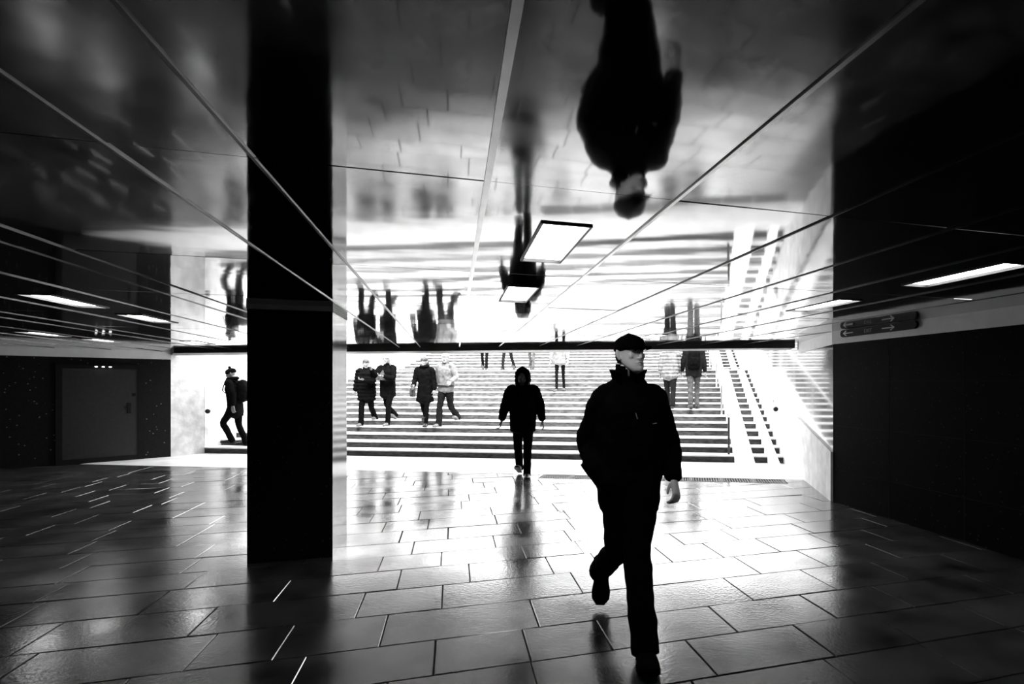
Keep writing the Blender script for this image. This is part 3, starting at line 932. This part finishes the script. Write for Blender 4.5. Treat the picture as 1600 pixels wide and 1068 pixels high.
def person(base, heading, J, label, look, voxel=0.010, hy=0.0, hp=0.0, k=1.0, group=None):
    """look: dict of garments and colours"""
    g = look.get
    feet = {}
    for s in (-1, 1):
        hp_, kp, an, b_ = J[('leg', s)]
        pit = g('foot', {}).get(s)
        if pit is None: pit = R(-28) if b_ < -0.45 else (R(8) if b_ > 0.15 else (R(-10) if b_ < -0.2 else 0))
        feet[s] = foot_mtx(an, g('toeout', 0.12)*s, -pit if False else pit)
    # sole contact
    if not g('fixed'):
        low = min(min((feet[s] @ (Vector((0, y, -.09))*k)).z for y in (-.19, .07)) for s in (-1, 1))
        dz = Vector((0, 0, -low))
        for key, val in list(J.items()):
            if isinstance(val, Vector): J[key] = val+dz
            elif key[0] == 'leg': J[key] = (val[0]+dz, val[1]+dz, val[2]+dz, val[3])
            else: J[key] = tuple(v+dz for v in val)
        feet = {s: Matrix.Translation(dz) @ feet[s] for s in feet}
    root = thing('person', label, 'person', base, heading, group)
    hm = Matrix.Translation(J['head']) @ rotm(hy, hp, g('hroll', 0))
    # --- body: one continuous surface
    bm = bmesh.new()
    head_shapes(bm, hm, k)
    nk = J['neck']
    loft(bm, [nk+Vector((0, .02, -.05))*k, nk+Vector((0, .012, .03))*k, J['head']+(hm.to_3x3() @ Vector((0, .022, -.06)))*k], [(.062*k, .060*k), (.054*k, .056*k), (.052*k, .056*k)], seg=16, ref=(1, 0, 0))
    ch, pe = J['chest'], J['pelvis']
    tw = [(pe+Vector((0, 0, -.10))*k, .13, .085), (pe, .155, .10), (pe.lerp(ch, .4), .125, .085), (ch, .145, .10), (ch+Vector((0, 0, .09))*k, .15, .09), (nk+Vector((0, .01, -.04))*k, .075, .06)]
    sx = (J[('arm', 1)][0]-J[('arm', -1)][0]); sx.z = 0; sx.normalize()
    p2, r2 = spline([a for a, _, _ in tw], [(x*k, y*k) for _, x, y in tw], 3)
    loft(bm, p2, r2, seg=20, ref=sx, horiz=True)
    for s in (-1, 1):
        sh, el, wr = J[('arm', s)]
        loft(bm, [sh.lerp(nk, .25), sh, sh.lerp(el, .5), el, el.lerp(wr, .4), wr], [(.045*k,)*2, (.047*k,)*2, (.040*k,)*2, (.034*k,)*2, (.034*k,)*2, (.024*k,)*2], seg=12)
        th = g('thumb', {}).get(s, (-.25*s, -1, 0.1))
        hand_shapes(bm, arm_frame(el, wr, th), s, g('curl', {}).get(s, .75), k)
        a, b_, c = J[('leg', s)][:3]
        loft(bm, [a+Vector((0, 0, .04)), a.lerp(b_, .4), b_, b_.lerp(c, .35), c], [(q_*k*.86*min(1, g('leg_fat', 1)),)*2 for q_ in (.080, .072, .054, .050, .036)], seg=14, ref=(1, 0, 0))
        fm_ = feet[s] @ Matrix.Scale(k, 4)
        loft(bm, [(0, .035, -.045), (0, -.03, -.045), (0, -.10, -.058), (0, -.165, -.066)], [(.026, .03), (.030, .03), (.036, .022), (.026, .014)], seg=10, ref=(1, 0, 0), mtx=fm_)
    hv = g('body_voxel', 0.0065)
    bb = fuse(bm, hv, smooth=2, post=carve_face(hm, k))
    body = link('body', bb, g('skin', 'skin'), root, smooth=True)
    # eyes
    for s in (-1, 1):
        bm = bmesh.new()
        ball(bm, (s*.031, -.0765, .012), .0118, mtx=hm @ Matrix.Scale(k, 4), seg=12)
        e = link('eye', bm, 'eye', body, smooth=True)
        bm = bmesh.new()
        ball(bm, (s*.031+g('gaze', 0), -.0860, .012), .0046, mtx=hm @ Matrix.Scale(k, 4), seg=10)
        link('iris', bm, 'iris', e, smooth=True)
    # --- trousers
    if g('trousers'):
        bm = bmesh.new()
        f = g('leg_fat', 1.0)
        loft(bm, [pe+Vector((0, 0, .10))*k, pe+Vector((0, 0, .0))*k, pe+Vector((0, 0, -.10))*k], [(.155*k, .11*k), (.175*k, .12*k), (.150*k, .10*k)], seg=20, ref=sx, horiz=True)
        for s in (-1, 1):
            a, b_, c = J[('leg', s)][:3]
            dn = (c-b_).normalized()
            c2 = c-dn*.0+Vector((0, 0, .0))
            lf = g('cuff', .062)
            pts = [a+Vector((0, 0, .05)), a.lerp(b_, .2), a.lerp(b_, .6), b_, b_.lerp(c, .35), b_.lerp(c, .8), c2+dn*.055*k]
            rd = [(.098*k*f,)*2, (.100*k*f,)*2, (.082*k*f,)*2, (.068*k*f,)*2, (.066*k*f,)*2, (lf*k,)*2, (lf*1.02*k,)*2]
            p2, r2 = spline(pts, rd, 3)
            loft(bm, p2, r2, seg=16, ref=(1, 0, 0))
        t_ = fuse(bm, voxel, 3, wrinkle=g('tw', .006), wscale=8, wstretch=(1, 1, .9))
        link('trousers', t_, g('trousers'), root, smooth=True)
    # --- coat
    bm = bmesh.new()
    cf = g('coat_fat', 1.0); cw = g('coat_w', (.20, .20, .205, .205, .20))
    hem = g('hem', -.20)                         # hem relative to the pelvis
    cd_ = g('coat_d', .135)
    base_p = [(pe+Vector((0, 0, hem))*k, cw[0], cd_), (pe+Vector((0, 0, hem*.3))*k, cw[1], cd_), (pe.lerp(ch, .45), cw[2], cd_*.97), (ch, cw[3], cd_*1.0), (ch+Vector((0, 0, .085))*k, cw[4]*.97, cd_*.92),
              (nk+Vector((0, .01, -.040))*k, .145, .100), (nk+Vector((0, .012, .02))*k, .082, .082)]
    if g('hem_off'): base_p[0] = (base_p[0][0]+Vector(g('hem_off')), cw[0], cd_)
    p2, r2 = spline([a for a, _, _ in base_p], [(x*k*cf, y*k*cf) for _, x, y in base_p], 4)
    loft(bm, p2, r2, seg=24, ref=sx, horiz=True, power=2.2)
    sl2 = g('sleeve', .068)
    for s in (-1, 1):
        sh, el, wr = J[('arm', s)]
        ds = (wr-el).normalized()
        pts = [sh.lerp(nk, .35)+Vector((0, 0, -.01)), sh+Vector((0, 0, -.005)), sh.lerp(el, .45), el, el.lerp(wr, .45), wr-ds*.02*k]
        rr = [(.070*k, .070*k), (.080*k*cf, .078*k*cf), (sl2*1.05*k*cf,)*2, (sl2*k*cf,)*2, (sl2*.92*k*cf,)*2, (sl2*.72*k*cf,)*2]
        p2, r2 = spline(pts, rr, 3)
        loft(bm, p2, r2, seg=16)
    for fn in g('extra_coat', []): fn(bm, J, hm)
    quilt = g('quilt', 0)
    def qp(b2):
        if not quilt: return
        b2.normal_update()
        mv = [(v, v.normal*quilt*abs(math.sin(v.co.z*PI/.085))) for v in b2.verts]
        for v, d in mv: v.co += d
    c_ = fuse(bm, voxel, 3, wrinkle=g('cw_', .008), wscale=7, wstretch=(1, 1, 1.3), post=qp)
    coat = link(g('coat_name', 'jacket'), c_, g('coat', 'blackcloth'), root, smooth=True)
    # collar
    if g('collar', True):
        bm = bmesh.new()
        hgt = g('collar_h', .075)
        rings = []
        for z, r_, fr in ((-.02, .098, 0), (hgt*.5, .084, .004), (hgt, .080, .010)):
            ring = []
            for i in range(25):
                a = -PI/2+.08+(2*PI-.16)*i/24
                ring.append(nk+Vector((math.cos(a)*r_, .012+math.sin(a)*r_*1.02-fr, z+.0-0.018*max(0, -math.sin(a))))*k)
            rings.append(ring)
        vo = [[bm.verts.new(v) for v in rg] for rg in rings]
        for a_, b__ in zip(vo, vo[1:]):
            for i in range(24): bm.faces.new([a_[i], a_[i+1], b__[i+1], b__[i]])
        bmesh.ops.solidify(bm, geom=bm.faces[:], thickness=0.010)
        link('collar', bm, g('coat', 'blackcloth'), coat, smooth=True)
        if g('outer_collar'):
            bm = bmesh.new()
            rings = []
            for z, r_, up in ((-.055, .118, 0), (.0, .104, .01), (.045, .112, .02), (.070, .124, .03)):
                ring = []
                for i in range(29):
                    a = -PI/2+.42+(2*PI-.84)*i/28
                    fr = max(0, -math.sin(a))
                    ring.append(nk+Vector((math.cos(a)*r_, .012+math.sin(a)*r_*.98, z-.030*fr))*k)
                rings.append([bm.verts.new(v) for v in ring])
            for a_, b__ in zip(rings, rings[1:]):
                for i in range(28): bm.faces.new([a_[i], a_[i+1], b__[i+1], b__[i]])
            bmesh.ops.solidify(bm, geom=bm.faces[:], thickness=0.012)
            link('collar_flap', bm, g('coat', 'blackcloth'), coat, smooth=True)
    # --- shoes
    for s in (-1, 1):
        link('shoe', shoe_bm(feet[s], k*g('shoe_k', 1.0), g('boot', 0.0), g('chunky', 1.05)), g('shoes', 'leather'), root, smooth=False)
    # --- head gear, hair
    hk = hm @ Matrix.Scale(k, 4)
    kind = g('head')
    def shell(z0, grow, cut_front, zt=.118):
        """cap-shaped skull cover: rings grown outwards"""
        bm = bmesh.new()
        prof = [(-.11, .052, -.02, .070), (-.06, .070, -.03, .085), (-0.030, .074, -.05, .092), (0.000, .077, -.070, .098), (0.030, .078, -.090, .102), (0.060, .077, -.088, .102), (0.088, .068, -.075, .090), (0.108, .048, -.048, .064), (0.120, .020, -.018, .034)]
        pr = [q for q in prof if q[0] >= z0-.001]
        pts = [(0, (f_+b_)/2+(cut_front if z < .02 else 0)/2, z) for z, w, f_, b_ in pr]
        rad = [(w+grow, (b_-f_)/2+grow-(cut_front if z < .02 else 0)/2) for z, w, f_, b_ in pr]
        p2, r2 = spline(pts, rad, 3)
        loft(bm, p2, r2, seg=24, ref=(1, 0, 0), horiz=True, mtx=hk, power=2.15)
        return bm
    if kind == 'cap':
        bm = shell(.030, .013, 0)
        loft(bm, [(0, .005, .026), (0, .005, .058)], [(.089, .110), (.091, .112)], seg=24, ref=(1, 0, 0), horiz=True, mtx=hk)
        cp = link('cap', bm, g('headcol', 'blackcloth'), root, smooth=True)
        bm = bmesh.new()
        rows_ = []
        for j in range(7):
            v_ = j/6
            row = []
            for i in range(13):
                u_ = -1+i/6
                wd_ = .074*(1-.12*v_*v_)
                x = wd_*math.sin(u_*PI/2*.98)*(1-.05*v_)
                y = -.060-(.030+.098*v_)*max(0, math.cos(u_*PI/2))**.75
                z = .044-.014*v_-.020*(x/.074)**2
                row.append(bm.verts.new(hk @ Vector((x, y, z))))
            rows_.append(row)
        for a_, b__ in zip(rows_, rows_[1:]):
            for i in range(12): bm.faces.new([a_[i], a_[i+1], b__[i+1], b__[i]])
        bmesh.ops.solidify(bm, geom=bm.faces[:], thickness=0.004)
        link('peak', bm, g('headcol', 'blackcloth'), cp, smooth=True)
        bm = bmesh.new(); ball(bm, (0, .006, .128), .007, (1, 1, .5), mtx=hk, seg=10); link('button', bm, g('headcol', 'blackcloth'), cp)
        # short hair showing under the cap
        bm = bmesh.new()
        prf = [(-.050, .058, .030, .083), (-.02, .070, .030, .092), (.034, .080, -.02, .102)]
        loft(bm, [(0, (a+b_)/2, z) for z, w, a, b_ in prf], [(w, (b_-a)/2) for z, w, a, b_ in prf], seg=20, ref=(1, 0, 0), horiz=True, mtx=hk)
        link('hair', bm, 'haird', root, smooth=True)
    elif kind == 'hood':
        bm = bmesh.new()
        # dome behind and above the face
        prof = [(-.15, .110, -.03, .115), (-.09, .125, -.035, .135), (-.02, .128, -.045, .145), (.06, .120, -.06, .140), (.115, .088, -.055, .110), (.150, .045, -.03, .06)]
        p2, r2 = spline([(0, (a+b_)/2, z) for z, w, a, b_ in prof], [(w, (b_-a)/2) for z, w, a, b_ in prof], 3)
        loft(bm, p2, r2, seg=24, ref=(1, 0, 0), horiz=True, mtx=hk)
        ring = []
        n_ = 28
        for i in range(n_+1):
            a = 2*PI*i/n_
            ring.append(Vector((.088*math.sin(a), -.088+.015*math.cos(a), -.018+.128*math.cos(a))))
        loft(bm, ring, [(.030, .030)]*len(ring), seg=10, ref=(0, 1, 0), mtx=hk, cap=False)
        loft(bm, [(0, .02, -.20), (0, .03, -.12)], [(.115, .09), (.12, .09)], seg=20, ref=(1, 0, 0), horiz=True, mtx=hk)
        hb = fuse(bm, .009, 1, wrinkle=.010, wscale=30)
        link('hood', hb, g('headcol', 'blackcloth'), root, smooth=True)
    elif kind == 'beanie':
        bm = shell(.015, .012, 0)
        loft(bm, [(0, .0, .012), (0, .0, .05)], [(.092, .105), (.092, .106)], seg=24, ref=(1, 0, 0), horiz=True, mtx=hk)
        ball(bm, (0, .01, .145), .03, mtx=hk)
        link('beanie', fuse(bm, .008, 2), g('headcol', 'blackcloth'), root, smooth=True)
    if kind in ('short', 'long', 'bob', 'bun') or g('hair_under'):
        ln = kind if kind in ('short', 'long', 'bob', 'bun') else g('hair_under')
        bm = shell(0.03, .008, 0)
        # back and sides
        if ln == 'short': pr = [(-.05, .060, .02, .094), (0, .078, .0, .104), (.05, .082, -.05, .106)]
        elif ln == 'bun': pr = [(-.05, .060, .02, .094), (0, .078, .0, .104), (.05, .082, -.05, .106)]; ball(bm, (0, .10, .07), .042, mtx=hk)
        elif ln == 'bob': pr = [(-.12, .086, .01, .10), (-.06, .090, -.01, .108), (0, .086, -.02, .108), (.05, .084, -.05, .106)]
        else: pr = [(-.34, .075, .05, .11), (-.22, .095, .02, .12), (-.12, .092, .0, .112), (-.06, .090, -.01, .108), (0, .086, -.02, .108), (.05, .084, -.05, .106)]
        p2, r2 = spline([(0, (a+b_)/2, z) for z, w, a, b_ in pr], [(w, (b_-a)/2) for z, w, a, b_ in pr], 3)
        loft(bm, p2, r2, seg=22, ref=(1, 0, 0), horiz=True, mtx=hk)
        link('hair', fuse(bm, .008, 2, wrinkle=.005, wscale=25, wstretch=(1.5, 1.5, .4)), g('haircol', 'haird'), root, smooth=True)
    if g('scarf'):
        bm = bmesh.new()
        ring = [nk+Vector((.088*math.sin(a), .012+.088*math.cos(a), .045+.012*math.cos(a)))*k for a in [2*PI*i/20 for i in range(21)]]
        loft(bm, ring, [(.036*k, .040*k)]*21, seg=10, ref=(0, 0, 1), cap=False)
        link('scarf', fuse(bm, .01, 2, wrinkle=.008, wscale=20), g('scarf'), root, smooth=True)
    for fn in g('extras', []): fn(root, coat, J, k, hm)
    return root

def backpack(root, coat, J, k, hm):
    c = J['chest']+Vector((0, .20, -.03))*k
    bm = bmesh.new()
    loft(bm, [c+Vector((0, 0, -.23)), c+Vector((0, .015, -.1)), c+Vector((0, .01, .1)), c+Vector((0, -.01, .21))], [(.145, .085), (.150, .105), (.140, .095), (.10, .06)], seg=18, ref=(1, 0, 0), horiz=True, power=3)
    loft(bm, [c+Vector((0, .09, -.17)), c+Vector((0, .10, -.03))], [(.10, .05), (.095, .045)], seg=14, ref=(1, 0, 0), horiz=True, power=3)
    t_ = thing('backpack', root.get('pack_label', 'dark backpack'), 'backpack', root.location, root.rotation_euler.z)
    link('pack', fuse(bm, .011, 2, wrinkle=.006, wscale=10), 'blackcloth', t_, smooth=True)
    for s in (-1, 1):
        bm = bmesh.new()
        sh = J[('arm', s)][0]
        loft(bm, [c+Vector((s*.09, -.06, .17)), Vector((s*.11, J['chest'].y+.02, sh.z+.075)), Vector((s*.115, J['chest'].y-.12, sh.z-.02)), Vector((s*.13, J['chest'].y-.155, J['chest'].z-.03)), Vector((s*.17, J['chest'].y+.02, J['chest'].z-.19)), c+Vector((s*.12, -.04, -.18))],
             [(.026, .007)]*6, seg=8, ref=(1, 0, 0))
        link('strap', bm, 'blackcloth', t_, smooth=True)
    return t_

FLOORZ = 0.0
DOWN = math.atan2(nv.x, nv.y)*-1                # heading of someone walking straight down the stairs
def on_stairs(u, k, dt=0.5):
    t_ = (k-1+dt)*TREAD
    return stair_at(u, t_)
def land(u, dt):
    return stair_at(u, NLOW*TREAD+dt)

# --- 1. the man in the cap, close to the camera
B1 = Vector((0.09, 3.40, 0))
def W(x, y, z): return Vector((x, y, z))-B1
J = {'pelvis': W(.095, 3.47, .95), 'chest': W(.09, 3.49, 1.28), 'neck': W(.088, 3.50, 1.535), 'head': W(.100, 3.45, 1.697),
     ('leg', 1): (W(.175, 3.46, .93), W(.130, 3.23, .52), W(.165, 2.99, .105), .5),
     ('leg', -1): (W(.025, 3.48, .93), W(.018, 3.42, .49), W(-.090, 3.77, .245), -.9),
     ('arm', 1): (W(.262, 3.50, 1.425), W(.352, 3.57, 1.13), W(.372, 3.42, .905)),
     ('arm', -1): (W(-.078, 3.50, 1.425), W(-.178, 3.60, 1.135), W(-.055, 3.46, .96))}
def pocket(bm, J, hm):
    loft(bm, [W(-.15, 3.56, 1.08), W(-.075, 3.43, .98), W(.0, 3.37, .90), W(.05, 3.36, .84)], [(.085, .08), (.095, .085), (.085, .07), (.05, .04)], seg=14)
    loft(bm, [W(-.05, 3.50, 1.0), W(.09, 3.49, .86), W(.09, 3.48, .74)], [(.17, .12), (.205, .155), (.185, .15)], seg=22, ref=(1, 0, 0), horiz=True)
def zipp(root, coat, J, k, hm):
    bm = bmesh.new(); box(bm, .035, .040, -.067, -.060, 1.35, 1.385, mtx=Matrix.Rotation(-.35, 4, 'Y') @ Matrix.Translation((.49, 0, .03))); link('zip_pull', bm, 'signw', coat)
    bm = bmesh.new(); box(bm, .115, .140, -.055, -.050, 1.318, 1.322); link('chest_pocket_zip', bm, 'signg', coat)
# sits correctly against the chest front
def zipp(root, coat, J, k, hm):
    def front(x, z):
        best = None
        for v in coat.data.vertices:
            if abs(v.co.x-x) < .012 and abs(v.co.z-z) < .012 and (best is None or v.co.y < best): best = v.co.y
        return best if best is not None else -.1
    y = front(.045, 1.31)
    bm = bmesh.new(); tube(bm, [(.040, y-.004, 1.335), (.050, y-.008, 1.30)], .003, 6); link('zip_pull', bm, 'signg', coat)
    y = front(.155, 1.27)
    bm = bmesh.new(); tube(bm, [(.145, y-.004, 1.268), (.168, y-.003, 1.272)], .003, 6); link('pocket_tab', bm, 'signg', coat)
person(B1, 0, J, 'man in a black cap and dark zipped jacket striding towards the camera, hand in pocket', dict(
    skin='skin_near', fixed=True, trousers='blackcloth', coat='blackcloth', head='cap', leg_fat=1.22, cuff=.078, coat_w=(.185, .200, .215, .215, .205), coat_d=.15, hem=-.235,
    sleeve=.074, extra_coat=[pocket], extras=[zipp], foot={1: R(-6), -1: R(48)}, toeout=.08, body_voxel=.0045, collar_h=.105, outer_collar=True, tw=.010, cw_=.010,  # tall dark inner collar stands in for the shade on the neck
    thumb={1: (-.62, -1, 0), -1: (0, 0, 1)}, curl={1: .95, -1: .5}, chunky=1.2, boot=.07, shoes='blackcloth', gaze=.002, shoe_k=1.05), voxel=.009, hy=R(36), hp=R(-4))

# --- 2. hooded man on the floor at the foot of the stairs
B2 = floor_at(817, 744)
J = walk_pose(1.76, lead=1, stride=12, rear=-7, kf=4, kr=22, arm=6, abd=17, elb=(12, 12), lean=4, shw=.195)
person(B2, .05, J, 'man in a dark hooded parka walking on the floor in front of the stairs', dict(
    trousers='blackcloth', coat='blackcloth', coat_name='parka', head='hood', coat_w=(.205, .215, .215, .215, .205), coat_d=.16, hem=-.19, sleeve=.078, cuff=.062, scarf='midcloth',
    leg_fat=1.02, chunky=1.1), hp=R(14), k=1.76/1.75)

# --- 3, 4. two women on the left of the stairs
J = walk_pose(1.60, lead=-1, stride=14, rear=-10, kf=8, kr=30, arm=8, abd=12, lean=4, armR=(30, 8, 70, 50))
person(on_stairs(573, 4), DOWN+R(8), J, 'woman in a long black puffer coat and pale sneakers, leftmost walker on the stairs', dict(
    trousers='blackcloth', coat='blackcloth', coat_name='puffer_coat', head='bun', haircol='haird', hem=-.24, coat_w=(.215, .225, .215, .205, .19), coat_d=.165, quilt=.016,
    sleeve=.076, shoes='palecloth', leg_fat=1.05, cuff=.07), hy=R(30), hp=R(8), k=1.60/1.75)
def folder(root, coat, J, k, hm):
    sh, el, wr = J[('arm', 1)]
    t_ = thing('folder', 'dark triangular folder held by the fair-haired woman on the stairs', 'folder', root.location, root.rotation_euler.z)
    bm = bmesh.new()
    prism(bm, [(-.13, -.02), (.15, -.06), (.05, .20)], -.012, .012, mtx=Matrix.Translation(Vector((-.03, -.235, 1.13))) @ Matrix.Rotation(PI/2-.15, 4, 'X'))
    o = link('cover', bm, 'midcloth', t_)
J = walk_pose(1.70, lead=1, stride=12, rear=-12, kf=8, kr=40, arm=8, abd=14, lean=4, armR=(22, 12, 85, 45), armL=(40, 10, 95, 20))
person(on_stairs(606, 4, .7), DOWN-R(6), J, 'fair-haired woman in a dark coat holding a folder, beside the puffer-coated woman', dict(
    trousers='blackcloth', coat='blackcloth', coat_name='coat', head='long', haircol='hairp', hem=-.22, coat_w=(.20, .20, .195, .20, .19), coat_d=.14, sleeve=.066, shoes='palecloth',
    extras=[folder], leg_fat=.95), hy=R(-22), hp=R(6), k=1.70/1.75)

# --- 5, 6. the pair in the middle of the stairs
def handbag(root, coat, J, k, hm):
    t_ = thing('shoulder_bag', 'grey shoulder bag hanging at the side of the woman in the belted coat', 'bag', root.location, root.rotation_euler.z)
    bm = bmesh.new()
    loft(bm, [(-.30, .02, .70), (-.31, .02, .82), (-.29, .02, .96)], [(.035, .13), (.045, .125), (.03, .09)], seg=14, ref=(1, 0, 0), horiz=True, power=3)
    link('pouch', fuse(bm, .010, 2), 'midcloth', t_, smooth=True)
    bm = bmesh.new(); tube(bm, [(-.29, -.05, .95), (-.245, -.02, 1.2), (-.17, 0, 1.405), (-.20, .07, 1.25), (-.29, .09, .95)], .008, 8); link('strap', bm, 'leather', t_)
J = walk_pose(1.63, lead=1, stride=12, rear=-10, kf=6, kr=24, arm=6, abd=10, lean=3, armL=(8, 12, 50, 25))
person(on_stairs(664, 4, .4), DOWN+R(4), J, 'woman in a short dark belted coat and boots with a shoulder bag, on the stairs', dict(
    trousers='blackcloth', coat='blackcloth', coat_name='coat', head='bob', haircol='haird', hem=-.30, coat_w=(.235, .20, .165, .19, .185), coat_d=.14, sleeve=.066, scarf='blackcloth',
    extras=[handbag], boot=.12, leg_fat=.82, cuff=.048, cw_=.012), hy=R(-25), hp=R(8), k=1.63/1.75)
def bumbag(root, coat, J, k, hm):
    bm = bmesh.new()
    n_ = 24
    ring = [J['pelvis']+Vector((.215*math.sin(a), .158*math.cos(a), .035)) for a in [2*PI*i/n_ for i in range(n_+1)]]
    loft(bm, ring, [(.022, .010)]*(n_+1), seg=8, ref=(0, 0, 1), cap=False)
    link('belt', bm, 'leather', root, smooth=True)
J = walk_pose(1.74, lead=-1, stride=16, rear=-8, kf=10, kr=38, arm=8, abd=14, lean=2, armR=(5, 22, 60, 10))
person(on_stairs(697, 4, .6), DOWN-R(10), J, 'man in a pale jacket and dark belt walking beside the woman in the belted coat', dict(
    trousers='darkcloth', coat='palecloth', head='short', haircol='hairp', hem=-.10, coat_w=(.195, .205, .205, .21, .20), coat_d=.145, sleeve=.07, extras=[bumbag], shoes='palecloth', chunky=1.15,
    leg_fat=1.05, cuff=.075, tw=.012), hy=R(20), hp=R(6), k=1.74/1.75)

# --- 7, 8, 9. walkers on the landing, heads hidden behind the lintel
for i, (u, tc_, cc, lb, hh, ld) in enumerate(((757, 'blackcloth', 'darkcloth', 'walker in black trousers on the stair landing, only legs visible, leftmost of three', 1.72, 1),
                           (793, 'darkcloth', 'midcloth', 'walker in dark trousers on the stair landing, only legs visible, middle of three', 1.70, -1),
                           (831, 'midcloth', 'palecloth', 'walker in grey trousers on the stair landing, only legs visible, rightmost of three', 1.75, 1))):
    J = walk_pose(hh, lead=ld, stride=15, rear=-14, kf=4, kr=20, lean=3)
    person(land(u, .5), DOWN+R((14, -10, 5)[i]), J, lb, dict(trousers=tc_, coat=cc, head=('short', 'bob', 'short')[i], haircol='haird', hem=-.12, leg_fat=.8, cuff=.05, body_voxel=.009), voxel=.013, k=hh/1.75)

# --- 10. woman in a white coat
J = walk_pose(1.68, lead=-1, stride=7, rear=-6, kf=3, kr=12, arm=6, abd=10, lean=2)
person(on_stairs(875, 10), DOWN, J, 'woman in a white coat with bare dark legs, high on the middle of the stairs', dict(
    trousers='blackcloth', coat='palecloth', coat_name='coat', head='bob', haircol='hairp', hem=-.12, coat_w=(.27, .24, .19, .19, .185), coat_d=.16, leg_fat=.70, cuff=.042, shoes='midcloth', tw=.002,
    body_voxel=.008), hp=R(4), k=1.68/1.75)

# --- 11, 12. couple climbing the stairs at right, seen from behind
J = walk_pose(1.66, lead=1, stride=18, rear=-10, kf=20, kr=18, arm=10, abd=10, lean=6)
person(on_stairs(1047, 7), DOWN+PI-R(4), J, 'person in a pale quilted puffer jacket climbing the stairs, seen from behind', dict(
    trousers='darkcloth', coat='palecloth', coat_name='puffer_jacket', head='short', haircol='hairp', hem=-.12, coat_w=(.205, .22, .215, .205, .19), coat_d=.165, quilt=.020, sleeve=.072, leg_fat=1.05, cuff=.07),
    k=1.66/1.75)
J = walk_pose(1.76, lead=-1, stride=20, rear=-10, kf=25, kr=12, arm=8, abd=12, lean=6)
def pack12(root, coat, J, k, hm):
    root['pack_label'] = 'dark backpack on the back of the man climbing the stairs'
    backpack(root, coat, J, k, hm); del root['pack_label']
person(on_stairs(1084, 7, .3), DOWN+PI+R(2), J, 'man in grey trousers with a dark backpack climbing the stairs, seen from behind', dict(
    trousers='midcloth', coat='darkcloth', head='short', haircol='hairp', hem=-.12, extras=[pack12], leg_fat=.95, cuff=.062, tw=.012, sleeve=.068), k=1.76/1.75)

# --- 13. man in a beanie stepping off the stairs at left
def pack13(root, coat, J, k, hm):
    root['pack_label'] = 'black backpack on the man in the knitted hat at far left'
    backpack(root, coat, J, k, hm); del root['pack_label']
J = walk_pose(1.74, lead=1, stride=28, rear=-4, kf=52, kr=16, arm=16, abd=8, lean=8, elb=(25, 15), armR=(-22, 10, 18, 0), armL=(-8, 8, 20, 0))
person(on_stairs(368, 1, .45), -PI/2+R(12), J, 'man in a knitted hat and dark coat stepping down in profile, at far left', dict(
    trousers='blackcloth', coat='blackcloth', coat_name='coat', head='beanie', hem=-.24, coat_w=(.195, .20, .19, .195, .19), coat_d=.14, scarf='blackcloth', extras=[pack13], sleeve=.066,
    leg_fat=.95, cuff=.06), hp=R(16), k=1.74/1.75)
